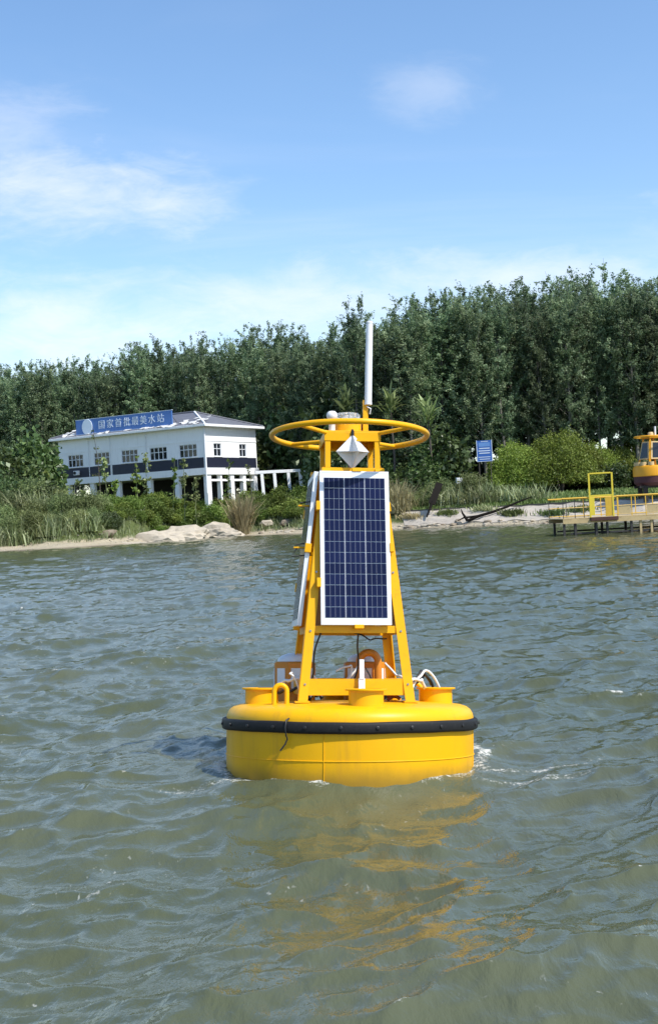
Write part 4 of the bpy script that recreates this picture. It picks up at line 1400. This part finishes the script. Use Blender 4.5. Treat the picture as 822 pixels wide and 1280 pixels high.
# ------------------------------------------------------------------ pier, stored buoy and other things on the far bank
def make_pier():
    P = on_water(704, 670.5)
    x0, y0 = P.x, P.y
    W, Dp = 15.0, 5.0
    k = y0 / FPX
    zd = EYE - 19 * k
    root = empty('pier', (x0, y0, 0), None, 'yellow railed pier on dark posts standing over the water', 'pier')
    tan = worn('tan_weathered_deck', (0.50, 0.38, 0.19), 0.8, 1.5, 0.25, dirt=(0.2, 0.14, 0.08), dirt_amt=0.6)
    yel = worn('yellow_rail_paint', (0.66, 0.40, 0.03), 0.5, 3, 0.2, dirt=(0.3, 0.2, 0.1), dirt_amt=0.4)
    dk = worn('dark_post', (0.035, 0.032, 0.03), 0.7, 3, 0.3)
    rust = worn('rusty_steel', (0.075, 0.03, 0.022), 0.8, 3, 0.4)
    n = 30
    me = MB().box((0, 0, 0), (W / n - 0.02, Dp, 0.06)).mesh('plank')
    me.materials.append(tan)
    for i in range(n):
        o = bpy.data.objects.new('plank', me)
        o.location = ((i + 0.5) * W / n, Dp / 2, zd - 0.03 + random.Random(i).uniform(-0.01, 0.01))
        link(o, root)
    for y in (0.02, Dp - 0.02):
        MB().box((W / 2, y, zd - 0.19), (W, 0.1, 0.24)).build('edge_beam', tan, root)
    for i, x in enumerate((0.08, 0.75, 2.0, 2.65, 4.1, 4.65, 5.3, 6.6, 7.9, 9.2, 11, 13)):
        tn = i in (5, 6)
        MB().box((x, 0.12, (zd - 0.3 - 0.9) / 2), (0.13, 0.13, zd - 0.3 + 0.9)).build('post', tan if tn else dk, root)
    for x in (0.3, 1.6, 2.9, 3.3, 4.8, 6.5, 9, 12):
        MB().box((x, Dp - 0.3, (zd - 0.3 - 1.4) / 2), (0.14, 0.14, zd - 0.3 + 1.4)).build('post', dk, root)
    for a, b in ((0.45, 2.6), (2.1, 7.5)):
        MB().beam((a, 0.18, 0.12), (b, 0.18, 0.16), 0.09, 0.10).build('lower_beam', dk, root)
        MB().beam((a, Dp - 0.3, 0.2), (b, Dp - 0.3, 0.2), 0.09, 0.10).build('lower_beam', dk, root)
    MB().box((2.45, -0.12, zd - 0.10), (1.65, 0.25, 0.22)).build('rubbing_strake', rust, root, bevel=0.02)
    # railings
    for side, y in ((0, 0.05), (1, Dp - 0.05)):
        xs = [0.05, 0.75, 1.3] + list(np.arange(3.3, W, 0.85)) if side == 0 else list(np.arange(0.05, W, 1.1))
        for x in xs:
            thin = x < 1.5
            MB().box((x, y, zd + 0.59), (0.035 if thin else 0.05, 0.05, 1.18)).build('rail_post', dk if thin else yel, root)
        for a, b in (((0, 1.6), (3.25, W)) if side == 0 else ((0, W),)):
            for z, r in ((1.2, 0.05), (0.62, 0.022), (0.10, 0.025)):
                MB().tube([(a, y, zd + z), (b, y, zd + z)], r, 8).build('rail', yel if (z > 1 or side) else tan, root, smooth=60)
    me2 = MB().box((0, 0, 0), (0.72, 0.012, 0.46)).mesh('rail_panel')
    me2.materials.append(tan)
    for i, x in enumerate(np.arange(3.3, W - 1, 0.85)):
        if i % 4 != 1:
            o = bpy.data.objects.new('rail_panel', me2)
            o.location = (x + 0.425, 0.06, zd + 0.36)
            link(o, root)
    # yellow gantry frame
    ga = empty('gantry_frame', (x0 + 1.66, y0 - 0.02, zd), (0, 0, R(-4)), 'open yellow rectangular gantry frame standing on the edge of the pier', 'gantry')
    ym = worn('gantry_yellow', (0.72, 0.56, 0.04), 0.5, 3, 0.15)
    for x in (0, 1.36):
        MB().box((x, 0, 1.32), (0.10, 0.10, 2.64)).build('upright', ym, ga, bevel=0.01)
    MB().box((0.68, 0, 2.62), (1.24, 0.085, 0.085)).build('top_bar', ym, ga, bevel=0.01)
    MB().box((0.68, 0, 1.28), (1.24, 0.08, 0.10)).build('middle_bar', ym, ga, bevel=0.01)
    MB().box((0.16, 0.0, 0.66), (0.22, 0.06, 1.1)).build('gate_leaf', ym, ga, bevel=0.01)
    MB().box((1.10, 0.0, 0.62), (0.4, 0.05, 1.15)).build('gate_leaf', yel, ga, bevel=0.01)


def make_stored_buoy():
    Y = 128.0
    c = at(816, 607, Y)
    k = Y / FPX
    root = empty('stored_buoy', c, (0, ROLL * 0.3, R(20)), 'orange-yellow buoy with a maroon bottom stored ashore behind the pier', 'buoy')
    yel = worn('stored_yellow', (0.80, 0.36, 0.008), 0.45, 0.8, 0.12)
    mar = worn('maroon_antifouling', (0.075, 0.020, 0.024), 0.65, 0.8, 0.2)
    pnl, _, _ = principled('dark_panel', (0.012, 0.012, 0.018), 0.25)
    lt = worn('tan_panel_edge', (0.58, 0.42, 0.20), 0.5, 2, 0.1)
    r = 24.5 * k
    MB().lathe([(0.2 * r, -0.1), (0.80 * r, 0.0), (0.96 * r, 0.3), (0.97 * r, 11.5 * k)], 48).build('keel', mar, root, smooth=30)
    MB().lathe([(0.97 * r, 11.5 * k + 0.003), (1.0 * r, 12.5 * k), (1.0 * r, 21 * k), (0.96 * r, 24 * k), (0.9 * r, 25 * k), (0, 25.5 * k)], 48).build('hull', yel, root, smooth=30)
    for a in (150, 175, 200, 230, 300):
        t = R(a)
        MB().lathe([(0.16 * r, 0), (0.16 * r, 4.5 * k), (0, 4.6 * k)], 16, (0.78 * r * math.cos(t), 0.78 * r * math.sin(t), 25 * k)).build('instrument_well', lt, root, smooth=40)
    z0, z1 = 25 * k, 58 * k
    h0, h1 = 0.50 * r, 0.30 * r
    for sx in (-1, 1):
        for sy in (-1, 1):
            MB().beam((sx * h0, sy * h0, z0), (sx * h1, sy * h1, z1), 0.16, 0.16).build('leg', yel, root)
    for q in range(4):
        rot = Matrix.Rotation(q * PI / 2, 3, 'Z')
        hz = lambda z: h0 + (h1 - h0) * (z - z0) / (z1 - z0)
        za, zb_ = z0 + 8 * k, z1 - 3 * k
        def quad(za, zb_, ins, off):
            return [rot @ Vector((s * (hz(z) - ins), -hz(z) - off, z)) for s, z in ((-1, za), (1, za), (1, zb_), (-1, zb_))]
        a = quad(za, zb_, 0.05, 0.10)
        b = quad(za, zb_, 0.05, 0.14)
        pp = MB().add(a + b, [(0, 1, 2, 3), (7, 6, 5, 4), (0, 4, 5, 1), (1, 5, 6, 2), (2, 6, 7, 3), (3, 7, 4, 0)]).build('solar_panel', lt, root)
        a = quad(za + 0.12, zb_ - 0.12, 0.20, 0.141)
        b = quad(za + 0.12, zb_ - 0.12, 0.20, 0.15)
        MB().add(a + b, [(0, 1, 2, 3), (7, 6, 5, 4), (0, 4, 5, 1), (1, 5, 6, 2), (2, 6, 7, 3), (3, 7, 4, 0)]).build('panel_glass', pnl, pp)
    MB().box((0, 0, z1 + 2.5 * k), (0.8 * r, 0.8 * r, 0.14)).build('platform', yel, root)
    for sx in (-1, 1):
        for sy in (-1, 1):
            MB().box((sx * 0.3 * r, sy * 0.3 * r, z1 + k), (0.12, 0.12, 3 * k)).build('post', yel, root)
    MB().tube([(0.86 * r * math.cos(t), 0.86 * r * math.sin(t), z1 + 3 * k) for t in np.linspace(0, 2 * PI, 49)[:-1]], 0.09, 8, closed=True).build('guard_hoop', yel, root, smooth=60)
    MB().lathe([(0.28, 0), (0.28, 0.35), (0.2, 0.45), (0, 0.45)], 20, (-0.1, 0, z1 + 2.5 * k + 0.07)).build('lantern', lt, root, smooth=40)
    MB().tube([(0.30, -0.2, z1 + 3 * k), (0.30, -0.2, z1 + 16 * k)], 0.10, 10).build('antenna', M['white'], root, smooth=60)
    # cradle
    zb = gz(c.x, c.y) - 0.1
    cr = empty('cradle', (c.x, c.y, zb), None, 'dark timber cradle under the stored buoy', 'cradle')
    dk = worn('dark_timber', (0.03, 0.026, 0.022), 0.85, 2, 0.3)
    top = c.z - zb + 0.02
    for sx in (-1, 1):
        for sy in (-1, 1):
            MB().box((sx * r * 0.55, sy * r * 0.55, (top - 0.2) / 2), (0.4, 0.4, top - 0.2)).build('block', dk, cr)
    for s in (-1, 1):
        MB().box((0, s * r * 0.55, top - 0.1), (r * 1.7, 0.35, 0.22)).build('bearer', dk, cr)


def make_signs():
    Y = 157.0
    a, b = at(596, 577, Y), at(614, 551, Y)
    zg = gz(a.x, Y) - 0.2
    k = Y / FPX
    w, h = 18 * k, 26 * k
    root = empty('notice_board', ((a.x + b.x) / 2, Y, zg), (0, 0, R(-6)), 'tall blue notice board with white lettering bars in front of the dark wood', 'notice board')
    zb = a.z - zg
    blue = worn('board_blue', (0.03, 0.115, 0.40), 0.4, 1, 0.1)
    wh = worn('board_white', (0.62, 0.70, 0.80), 0.5, 2, 0.05)
    mid = worn('board_light_blue', (0.12, 0.26, 0.55), 0.45, 2, 0.1)
    bd = MB().box((0, 0, zb + h / 2), (w, 0.1, h)).build('board', blue, root)
    for s in (-1, 1):
        MB().box((s * (w / 2 + 0.03), 0, zb + h / 2), (0.07, 0.14, h + 0.1)).build('edge_trim', wh, root)
        MB().box((s * w * 0.4, 0.05, zb / 2), (0.09, 0.09, zb)).build('leg', M['bark_dark'], root)
    MB().box((0, 0, zb - 0.01), (w, 0.13, 0.05)).build('edge_trim', wh, root)
    MB().box((0, -0.06, zb + h * 0.80), (w * 0.80, 0.012, h * 0.20)).build('picture_panel', mid, bd)
    MB().box((0.05, -0.06, zb + h * 0.95), (w * 0.5, 0.012, h * 0.025)).build('lettering', wh, bd)
    for i, f in enumerate((0.62, 0.50, 0.39, 0.20, 0.10)):
        MB().box((-0.03 if i % 2 else 0.0, -0.06, zb + h * f), (w * (0.82 if i % 2 else 0.74), 0.012, h * (0.045 if i < 3 else 0.03))).build('lettering', wh, bd)
    # small white cabinet in the reeds
    p = at(574, 601, 154)
    z = gz(p.x, 154)
    cb = empty('cabinet', (p.x, 154, z), (0, 0, R(15)), 'small white cabinet on a post among the reeds', 'cabinet')
    MB().box((0, 0, p.z - z), (0.85, 0.5, 0.75)).build('case', M['white'], cb, bevel=0.03)
    MB().box((0, 0, (p.z - z) / 2 - 0.18), (0.12, 0.12, p.z - z - 0.36)).build('post', M['steel'], cb)
    # dark leaning plank and fallen trunk on the revetment
    dk = worn('dark_wet_wood', (0.012, 0.010, 0.008), 0.8, 2, 0.4, bump=0.4, spec=0.1)
    yb_ = float(shore_y(at(533, 646, 145).x))
    a, b = at(533, 646, yb_ + 3.5), at(549, 604, yb_ + 6.5)
    a.z = max(a.z, gz(a.x, a.y) + 0.05)
    pl = MB()
    d = b - a
    m = a + d * 0.45
    pl.tube([a, m], [0.10, 0.16], 7)
    o = pl.build('leaning_board', dk, None)
    tag(o, 'black board propped on a stick leaning over the pale embankment', 'board')
    MB().beam(a + d * 0.38, b, 0.8, 0.1, up=(0, -1, 0.3)).build('panel', dk, o)
    pts = []
    for i, (px, py) in enumerate(((584, 651), (598, 645), (615, 640), (632, 634), (648, 627), (664, 621))):
        y = 0
        q = at(px, py, 140)
        y = float(shore_y(q.x)) + 2.0 + i * 1.15
        q = at(px, py, y)
        q.z = max(q.z, gz(q.x, y) + 0.2)
        pts.append(q)
    lg = MB().tube(pts, [0.17, 0.16, 0.15, 0.13, 0.10, 0.05], 8)
    lg.tube([pts[1], pts[1] + Vector((-1.6, 0.3, -0.1)), pts[1] + Vector((-2.3, 0.5, -0.4))], [0.16, 0.1, 0.04], 6)
    lg.tube([pts[0], pts[0] + Vector((-0.5, 0.3, 0.9)), pts[0] + Vector((-0.6, 0.4, 1.3))], [0.18, 0.1, 0.05], 6)
    tag(lg.build('fallen_trunk', dk, smooth=60), 'dark fallen tree trunk lying diagonally across the pale embankment', 'tree trunk')


def rock_mesh(seed, flat=0.6, sub=3, rough=0.28):
    import bmesh
    bm = bmesh.new()
    bmesh.ops.create_icosphere(bm, subdivisions=sub, radius=1.0)
    r = np.random.RandomState(seed)
    pl = r.randn(14, 3)
    pl /= np.linalg.norm(pl, axis=1)[:, None]
    hs = 0.62 + 0.3 * r.rand(14)
    ph = r.rand(12) * 6.28
    fr = r.randn(12, 3) * 3.2
    for v in bm.verts:
        p = np.array(v.co)
        k = 1.0
        for n, h in zip(pl, hs):
            dn = p @ n
            if dn > h:
                k = min(k, h / dn)
        k *= 1 + rough * 0.35 * sum(math.sin(fr[i] @ p + ph[i]) for i in range(12)) / 4
        if sub > 3:
            k *= 1 + 0.05 * math.sin(p[2] * 26 + 3 * math.sin(p[0] * 4 + p[1] * 3)) + 0.045 * sum(math.sin((fr[i] @ p) * 3.1 + ph[i] * 2) for i in range(12)) / 3
        v.co = v.co * k
        v.co.z *= flat
    me = bpy.data.meshes.new('rock')
    bm.to_mesh(me)
    bm.free()
    return me


def make_rocks():
    pale = worn('pale_rock', (0.46, 0.40, 0.31), 0.9, 1.2, 0.3, dirt=(0.22, 0.17, 0.11), dirt_amt=0.6, bump=0.7)
    brown = worn('brown_rock', (0.26, 0.21, 0.15), 0.9, 1.2, 0.3, dirt=(0.12, 0.09, 0.06), dirt_amt=0.6, bump=0.7)
    ms = [rock_mesh(100 + i, 0.5, 4 if i < 3 else 2) for i in range(6)]
    for m in ms:
        m.materials.append(pale)
    mb = [rock_mesh(120 + i, 0.65, 2) for i in range(3)]
    for m in mb:
        m.materials.append(brown)
    rg = random.Random(5)

    def put(px, py, s, me, sx, sy, sz, label, dz=0.0, rz=None, group='pale rocks at the foot of the bank'):
        g = on_water(px, py)
        d = (g.y + s) / g.y
        x, y = g.x * d, g.y + s
        o = link(bpy.data.objects.new('rock', me))
        o.location = (x, y, gz(x, y) + dz)
        o.rotation_euler = (rg.uniform(-0.1, 0.1), rg.uniform(-0.1, 0.1), rg.uniform(0, 6.28) if rz is None else rz)
        o.scale = (sx, sy, sz)
        tag(o, label, 'rock', group)
        if group.startswith('stones'):
            place(o, label, px)

    put(222, 676, 5.4, ms[0], 4.6, 2.8, 4.9, 'largest pale rock, a sloping hump below the shrubs', 0.0, 0.2)
    put(196, 678, 4.6, ms[1], 4.4, 2.3, 3.0, 'long pale rock trailing down from the largest hump to the sand', -0.1, 0.1)
    put(172, 680, 4.0, ms[2], 3.0, 1.7, 1.1, 'low flat pale rock where the hump meets the sand', -0.05, 0.3)
    put(243, 674, 5.2, ms[2], 3.0, 2.0, 2.0, 'pale rock between the largest hump and the broad boulder', -0.1)
    put(268, 673, 5.4, ms[1], 3.9, 2.3, 3.4, 'broad pale boulder next to the dry grass tuft', 0.0, 2.9)
    put(286, 672, 5.2, ms[3], 1.3, 1.2, 1.2, 'small pale rock touching the dry grass tuft', 0.0)
    put(322, 669, 5.4, ms[4], 1.3, 1.0, 1.3, 'pale rock just past the dry grass tuft', 0.0)
    put(335, 669, 6.4, ms[5], 1.2, 1.0, 1.1, 'rounded rock between two brown stones on the beach', 0.1)
    put(346, 668, 7.2, mb[0], 1.3, 1.1, 1.5, 'brown rock at the foot of the scrub below the white frame', 0.1)
    put(358, 668, 5.8, mb[1], 1.1, 0.9, 0.9, 'squat brown rock beside the side bracket of the buoy', 0.0)
    put(136, 682, 6.2, mb[2], 1.5, 1.1, 0.9, 'brown rock in the shadow under the overhanging shrubs', 0.1)
    # driftwood and stones at the waterline: countable bigger ones, then fine rubble
    n = 0
    names = ('flat stone', 'angular stone', 'rounded stone', 'split stone')
    for i in range(64):
        px = rg.uniform(290, 700) if i < 52 else rg.uniform(120, 290)
        py = float(np.interp(px, (0, 150, 290, 390, 500, 600, 700, 822), (690, 681, 671, 667, 662, 658, 654, 649)))
        s = rg.uniform(0.6, 2.3) if px > 400 else rg.uniform(1.5, 5)
        k = rg.uniform(0.18, 0.48)
        put(px, py, s, (ms + mb)[rg.randrange(9)], k * 1.4, k, k, 'small loose stone on the shore', 0.02, None, 'stones along the waterline')
    rub = MB()
    base = mb[0]
    vs = [v.co.copy() for v in rock_mesh(7, 0.6, 1).vertices]
    fs = [tuple(p.vertices) for p in rock_mesh(7, 0.6, 1).polygons]
    for i in range(900):
        px = rg.uniform(0, 860) if i % 3 else rg.uniform(480, 720)
        py = float(np.interp(px, (0, 150, 290, 390, 500, 600, 700, 822), (690, 681, 671, 667, 662, 658, 654, 649)))
        g = on_water(px, py)
        s = rg.uniform(0.2, 2.2) if px > 450 else rg.uniform(0.5, 5.5)
        d = (g.y + s) / g.y
        x, y = g.x * d, g.y + s
        k = rg.uniform(0.05, 0.17)
        m = Matrix.Rotation(rg.uniform(0, 6.28), 3, 'Z')
        p = Vector((x, y, gz(x, y)))
        rub.add([m @ v * k + p for v in vs], fs)
    tag(rub.build('rubble', pale), 'fine pale rubble scattered along the waterline', 'rubble', kind='stuff')


def make_grasses():
    rng = np.random.RandomState(77)
    rg = random.Random(77)
    # dry tuft on the slope
    def tuft(name, label, group, px, py, s, n, ln, wd, spread, mat, lean, droop, cat='grass tuft', seed=0):
        g = on_water(px, py)
        d = (g.y + s) / g.y
        x, y = g.x * d, g.y + s
        r = np.random.RandomState(seed)
        base = np.stack([r.randn(n) * spread, r.randn(n) * spread, np.zeros(n)], -1)
        me = blade_mesh(name, base, ln, wd, r, M[mat], lean, droop)
        o = link(bpy.data.objects.new(name, me))
        o.location = (x, y, gz(x, y) - 0.05)
        if group:
            tag(o, None, cat, group)
            place(o, label, px)
        else:
            tag(o, label, cat, group)
    sh = lambda px: float(np.interp(px, (0, 150, 290, 390, 500, 600, 700, 822), (690, 681, 671, 667, 662, 658, 654, 649)))
    tuft('dry_grass_tuft', 'tall straw-coloured grass tuft fanning out above the beach', None, 303, 671, 5.5, 420, 4.6, 0.11, 0.32, 'dry', 0.55, 0.7, seed=1)
    tuft('dry_grass_tuft', 'low straw-coloured grass beside the solar panel edge on the far bank', None, 500, 662, 7.0, 360, 3.6, 0.10, 0.8, 'dry', 0.6, 0.8, seed=2)
    labs = (('pale reed clump', (548, 562, 575, 588, 601, 612), (9.5, 12.5), 2.4),
            ('feathery reed clump', (630, 646, 668), (11, 13), 1.9),
            ('low reed clump at the sand edge', (4, 22, 44, 66, 90, 112), (5.5, 6.5), 2.2),
            ('tall reed clump in the thicket', (8, 30, 52, 74), (11, 15), 3.2))
    k = 10
    for lab, pxs, (s0, s1), ln in labs:
        for px in pxs:
            tuft('reed_clump', lab, 'reed clumps along the bank', px, sh(px), rg.uniform(s0, s1), 170, ln, 0.12, 0.9, 'reed', 0.8, 1.0, 'reeds', seed=k)
            k += 1
    # lawn grass behind the embankment and thin grass at the foot of the thicket
    n = 15000
    x = rng.uniform(7, 45, n)
    s = 7.8 + rng.rand(n) ** 1.3 * 14
    y = shore_y(x) + s
    z = ground_z(x, y)
    me = blade_mesh('lawn_grass', np.stack([x, y, z], -1), 0.42, 0.09, rng, M['grass'], 0.5, 0.6)
    tag(link(bpy.data.objects.new('lawn_grass', me)), 'short green lawn grass behind the embankment coping', 'grass', kind='stuff')
    n = 9000
    x = rng.uniform(-52, 6, n)
    s = 5.0 + rng.rand(n) * 16
    y = shore_y(x) + s
    z = ground_z(x, y)
    me = blade_mesh('bank_grass', np.stack([x, y, z], -1), 0.8, 0.09, rng, M['reed'], 0.5, 0.7)
    tag(link(bpy.data.objects.new('bank_grass', me)), 'rough grass growing between the shrubs on the slope', 'grass', kind='stuff')
    # green and dry patches on the revetment
    for i, (px, so, n, mat, lab) in enumerate(((640, 4.0, 500, 'grass', 'green grass tuft beside the fallen trunk on the pale embankment'), (690, 3.4, 320, 'grass', 'green grass tuft on the embankment next to the pier'),
                                               (560, 5.2, 260, 'grass', 'thin green tuft on the embankment between board and trunk'), (512, 4.6, 420, 'dry', 'straw tuft at the building-side end of the embankment'),
                                               (607, 5.9, 240, 'reed', 'pale tuft under the coping above the fallen trunk'), (725, 4.4, 260, 'grass', 'green tuft on the embankment behind the pier railing'))):
        r = np.random.RandomState(900 + i)
        g = on_water(px, np.interp(px, (500, 600, 700, 822), (662, 658, 654, 649)))
        x = r.normal(0, 0.6, n) + g.x * 1.03
        y = shore_y(x) + so + r.normal(0, 0.35, n)
        me = blade_mesh('grass_tuft', np.stack([x, y, ground_z(x, y) + 0.05], -1), 0.55, 0.1, r, M[mat], 0.7, 0.6)
        tag(link(bpy.data.objects.new('grass_tuft', me)), lab, 'grass tuft', 'tufts on the embankment')


def make_weeds():
    """tall thin leafy weeds in front of the building"""
    rg = random.Random(31)
    for i, (px, ytop, Y, lab) in enumerate(((117, 533, 165, 'thin dark weed reaching up to the roof sign disc'), (133, 573, 162, 'leafy weed covering part of the second window'),
                                            (172, 572, 161, 'tallest pale leafy weed in front of the middle columns'), (181, 568, 162, 'leafy weed leaning over the fourth window'),
                                            (217, 571, 161, 'pale leafy weed in front of the fifth window'), (228, 573, 163, 'slim leafy weed beside the corner column'),
                                            (60, 590, 160, 'pale leafy weed at the far end of the building'), (100, 600, 160, 'low leafy weed below the air conditioner'),
                                            (145, 598, 161, 'low leafy weed between two columns'), (245, 598, 162, 'low leafy weed at the corner of the building'),
                                            (285, 575, 165, 'slim weed in front of the short end of the building'), (308, 580, 167, 'dark thin weed by the end column'))):
        r = np.random.RandomState(300 + i)
        p = at(px, ytop, Y)
        z0 = gz(p.x, Y) - 0.1
        h = p.z - z0
        lean = r.randn(2) * 0.25
        root = empty('tall_weed', (p.x - lean[0], Y, z0), None, lab, 'weed', 'tall weeds in front of the building')
        f = lambda t: np.array([lean[0] * t * t + 0.12 * math.sin(t * 4 + i), lean[1] * t, h * t])
        st = MB().tube([f(t) for t in np.linspace(0, 1, 8)], [0.06 * (1 - t) + 0.02 for t in np.linspace(0, 1, 8)], 6)
        pts = []
        for k in range(15):
            t = 0.30 + 0.70 * r.rand()
            a = r.rand() * 6.28
            ln = (0.3 + 0.9 * r.rand()) * (1.25 - t)
            b = f(t)
            e = b + np.array([math.cos(a) * ln, math.sin(a) * ln, 0.35 * ln])
            st.tube([b, e], [0.025, 0.012], 5)
            pts.append(b + (e - b) * (0.3 + 0.8 * r.rand(9, 1)) + r.randn(9, 3) * 0.13)
        st.build('stem', M['bark_dark'] if i in (0, 11) else M['reed_stem'], root)
        me = leaf_mesh('leaves', np.concatenate(pts), 0.40 if i not in (0, 11) else 0.25, r, M['leaf_grey'] if i % 2 else M['leaf_bright'], 0.7, 0.1)
        link(bpy.data.objects.new('leaves', me), root)
    # spiky rosettes of long strap leaves in front of the wood
    for i, (px, py, Y, lab) in enumerate(((534, 512, 160, 'spiky rosette of long strap leaves beside the guard hoop'), (430, 500, 164, 'spiky rosette of strap leaves behind the lantern'),
                                          (487, 500, 163, 'spiky rosette of strap leaves next to the antenna mount'))):
        r = np.random.RandomState(500 + i)
        p = at(px, py, Y)
        z0 = gz(p.x, Y) - 0.1
        root = empty('spiky_plant', (p.x, Y, z0), None, lab, 'plant', 'spiky plants at the edge of the wood')
        h = p.z - z0 - 1.0
        MB().tube([(0, 0, 0), (0.2, 0.1, h * 0.5), (0, 0, h)], [0.2, 0.14, 0.09], 7).build('stem', M['bark_dark'], root)
        base = np.tile(np.array([[0, 0, h]]), (55, 1)) + r.randn(55, 3) * np.array([0.25, 0.25, 0.7])
        me = blade_mesh('leaves', base, 2.3, 0.34, r, M['leaf_grey'], 1.5, 0.55)
        link(bpy.data.objects.new('leaves', me), root)


M['reed_stem'] = worn('green_stem', (0.16, 0.19, 0.08), 0.7, 4, 0.2)
make_pier()
make_stored_buoy()
make_signs()
make_rocks()
make_grasses()
make_weeds()
finish_labels()
